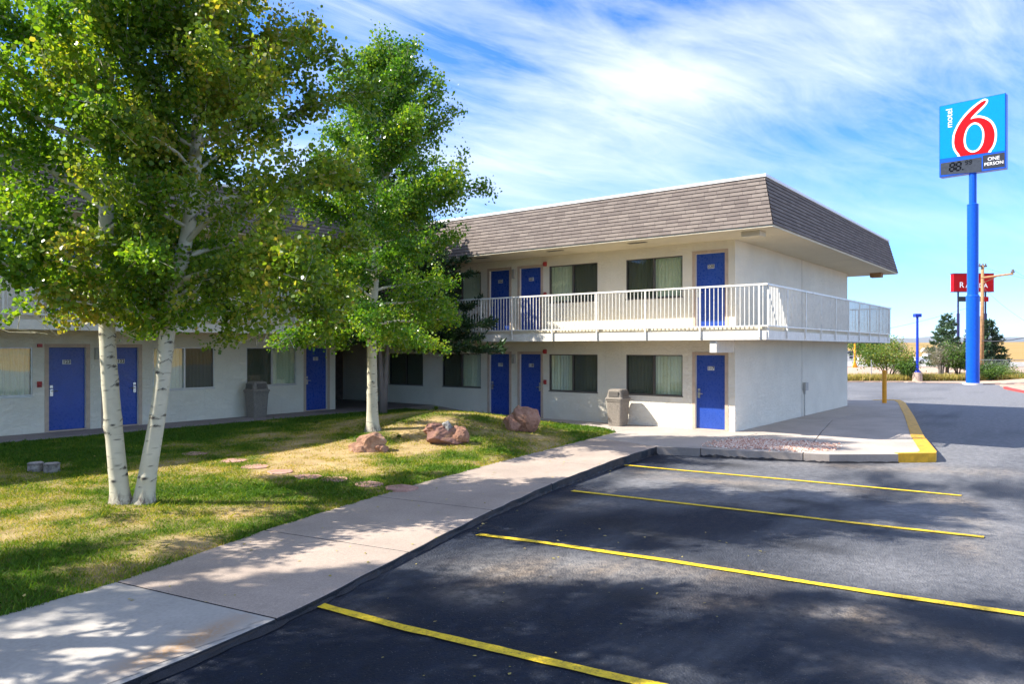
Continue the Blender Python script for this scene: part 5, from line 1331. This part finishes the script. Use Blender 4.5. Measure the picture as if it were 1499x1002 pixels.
yaw = math.atan2(RV.y, RV.x)
car(at((1360 - 749.5) / 1090 * 123, 123, -.33), yaw, M['carwhite'], 'white pickup truck parked on the street beyond the dirt lot', 'pickup_truck')
car(at(35.75, 47.2, -.25), yaw + R(4), M['carred'], 'red pickup truck just entering the frame above the red kerb', 'pickup_truck')

# small weeds standing up in the lawn, fallen leaves
def weed(x, y, h, sd, label):
    r = np.random.default_rng(sd); z = lawn_at(x, y); n = 60; V = []
    for k in range(n):
        a = r.uniform(0, 6.28); hh = h * r.uniform(.3, 1.); b = np.array([x + r.normal(0, .02), y + r.normal(0, .02), z + hh * .35]); d = np.array([math.cos(a), math.sin(a), r.uniform(.3, 1.6)]); d /= np.linalg.norm(d); s = np.cross(d, [0, 0, 1.]); s /= np.linalg.norm(s)
        l = h * .38; V += [b, b + d * l * .5 + s * l * .18, b + d * l, b + d * l * .5 - s * l * .18]
    tag(link('weed', np_mesh('weed', np.array(V), 4, M['bush'], {'rnd': r.uniform(.2, .7, n)})), label, 'weed', 'weeds in the lawn')
weed(14.29, 13.65, .26, 1, 'upright green weed on the crest of the lawn mound')
weed(12.16, 15.9, .2, 2, 'small green weed near door 121 of the left wing')
weed(11.55, 12.15, .16, 3, 'low green weed at the left end of the lichen capped boulder')
n = 420; lx_ = np.concatenate([rng.uniform(1.5, 13, 330), rng.uniform(3, 9, 90)]); ly_ = np.concatenate([rng.uniform(7.2, 15, 330), rng.uniform(2.5, 7, 90)])
lz_ = np.where(in_poly(lx_, ly_, LAWN), lawn_h(lx_, ly_) + .03, np.where(ly_ > np.interp(lx_, [p[0] for p in KERB], [p[1] for p in KERB]), .008, asph_z(lx_) + .012))
V = leaf_faces(np.stack([lx_, ly_, lz_], 1), .042, rng, OVAL, 6.)
tag(link('fallen_leaves', np_mesh('fallen_leaves', V.reshape(-1, 3), 4, M['weed'], {'rnd': rng.uniform(.2, 1., n)})), 'scattered dry aspen leaves on lawn, sidewalk and asphalt', 'leaves', kind='stuff')

# ------------------------------------------------------------------ air
hm, hnt, hout = new_mat('thin_air'); HN = NT(hnt)
hv = HN.n('ShaderNodeVolumePrincipled'); hv.inputs['Color'].default_value = (.80, .88, 1., 1); hv.inputs['Density'].default_value = 4.5e-5; hv.inputs['Anisotropy'].default_value = 0.
HN.l(hv.outputs[0], hout.inputs['Volume'])
mb = MB(); mb.box(-11800, 11800, -11800, 11800, -9., 330.); tag(mb.build('haze', hm), kind='stuff')

# ------------------------------------------------------------------ light, sky, camera
SUN = Vector((-.727, .84, 1.)).normalized(); el = math.asin(SUN.z)
sl = bpy.data.lights.new('sun', 'SUN'); sl.energy = 5.0; sl.angle = R(.53); sl.color = (1., .945, .86)
so = bpy.data.objects.new('sun', sl); COL.objects.link(so); so.rotation_euler = (-SUN).to_track_quat('-Z', 'Y').to_euler(); so.location = (-20, 25, 30)
w = bpy.data.worlds.new('World'); scene.world = w; w.use_nodes = True; nt = w.node_tree; nt.nodes.clear(); N_ = NT(nt)
out = N_.n('ShaderNodeOutputWorld'); bg = N_.n('ShaderNodeBackground'); bg.inputs['Strength'].default_value = .148
sky = N_.n('ShaderNodeTexSky', sky_type='NISHITA'); sky.sun_disc = False; sky.sun_elevation = el; sky.sun_rotation = math.atan2(SUN.x, SUN.y); sky.altitude = 2000.; sky.air_density = 1.; sky.dust_density = .15; sky.ozone_density = 2.2
tc = N_.n('ShaderNodeTexCoord'); sep = N_.n('ShaderNodeSeparateXYZ'); N_.l(tc.outputs['Generated'], sep.inputs[0])
zc = N_.math('ADD', N_.math('MAXIMUM', sep.outputs['Z'], 0.), .10)
cx = N_.math('DIVIDE', sep.outputs['X'], zc); cy = N_.math('DIVIDE', sep.outputs['Y'], zc)
cmb = N_.n('ShaderNodeCombineXYZ'); N_.l(cx, cmb.inputs[0]); N_.l(cy, cmb.inputs[1])
def cl(scale, rot, loc, sc_, det, ro, dist=0.):
    m0 = N_.n('ShaderNodeMapping'); m0.inputs['Rotation'].default_value = (0, 0, rot); N_.l(cmb.outputs[0], m0.inputs['Vector'])
    mp = N_.n('ShaderNodeMapping'); mp.inputs['Scale'].default_value = scale; mp.inputs['Location'].default_value = loc
    N_.l(m0.outputs[0], mp.inputs['Vector']); return N_.noise(mp.outputs[0], sc_, det, ro, dist)
streak = cl((.50, 1.1, 1), R(24), (3.1, 1.7, 0), .95, 10, .60, .7)
fine = cl((.55, 1.9, 1), R(16), (0.4, 5.2, 0), 2.6, 9, .68, .6)
cover = cl((.8, 1.0, 1), R(20), (7.3, 2.4, 0), .55, 4, .5, .6)
den = N_.math('ADD', N_.math('MULTIPLY', streak, .56), N_.math('ADD', N_.math('MULTIPLY', fine, .46), N_.math('MULTIPLY', cover, .72)))
cf = N_.rng(den, .70, 1.10, 0, .95)
cf = N_.math('MULTIPLY', cf, N_.rng(sep.outputs['Z'], .07, .34, .05, 1.))
tint = N_.mix(1., sky.outputs[0], (.53, .75, 1.07), 'MULTIPLY')
cloudcol = N_.n('ShaderNodeRGB'); cloudcol.outputs[0].default_value = (4.5, 4.65, 5.0, 1)
hs = N_.n('ShaderNodeHueSaturation'); hs.inputs['Saturation'].default_value = 1.08; hs.inputs['Value'].default_value = .95; N_.l(tint, hs.inputs['Color'])
skyc = N_.mix(cf, hs.outputs[0], cloudcol.outputs[0])
N_.l(skyc, bg.inputs['Color']); N_.l(bg.outputs[0], out.inputs['Surface'])

cam = bpy.data.cameras.new('camera'); co = bpy.data.objects.new('camera', cam); COL.objects.link(co); scene.camera = co
cam.sensor_width = 36.; cam.lens = 36. * 1090 / 1499; cam.clip_end = 30000.; cam.clip_start = .1
cam.shift_y = (510.5 - 501) / 1499
co.location = (0, 0, 2.23); co.rotation_euler = (R(90), 0, R(37.85 - 90))
vs_ = scene.view_settings; scene.display_settings.display_device = 'sRGB'; vs_.view_transform = 'Standard'; vs_.look = 'None'; vs_.exposure = 1.15; vs_.gamma = 1.
scene.render.engine = 'CYCLES'
scene.cycles.max_bounces = 8; scene.cycles.diffuse_bounces = 4; scene.cycles.transparent_max_bounces = 12; scene.cycles.transmission_bounces = 4; scene.cycles.glossy_bounces = 3
scene.cycles.caustics_reflective = False; scene.cycles.caustics_refractive = False
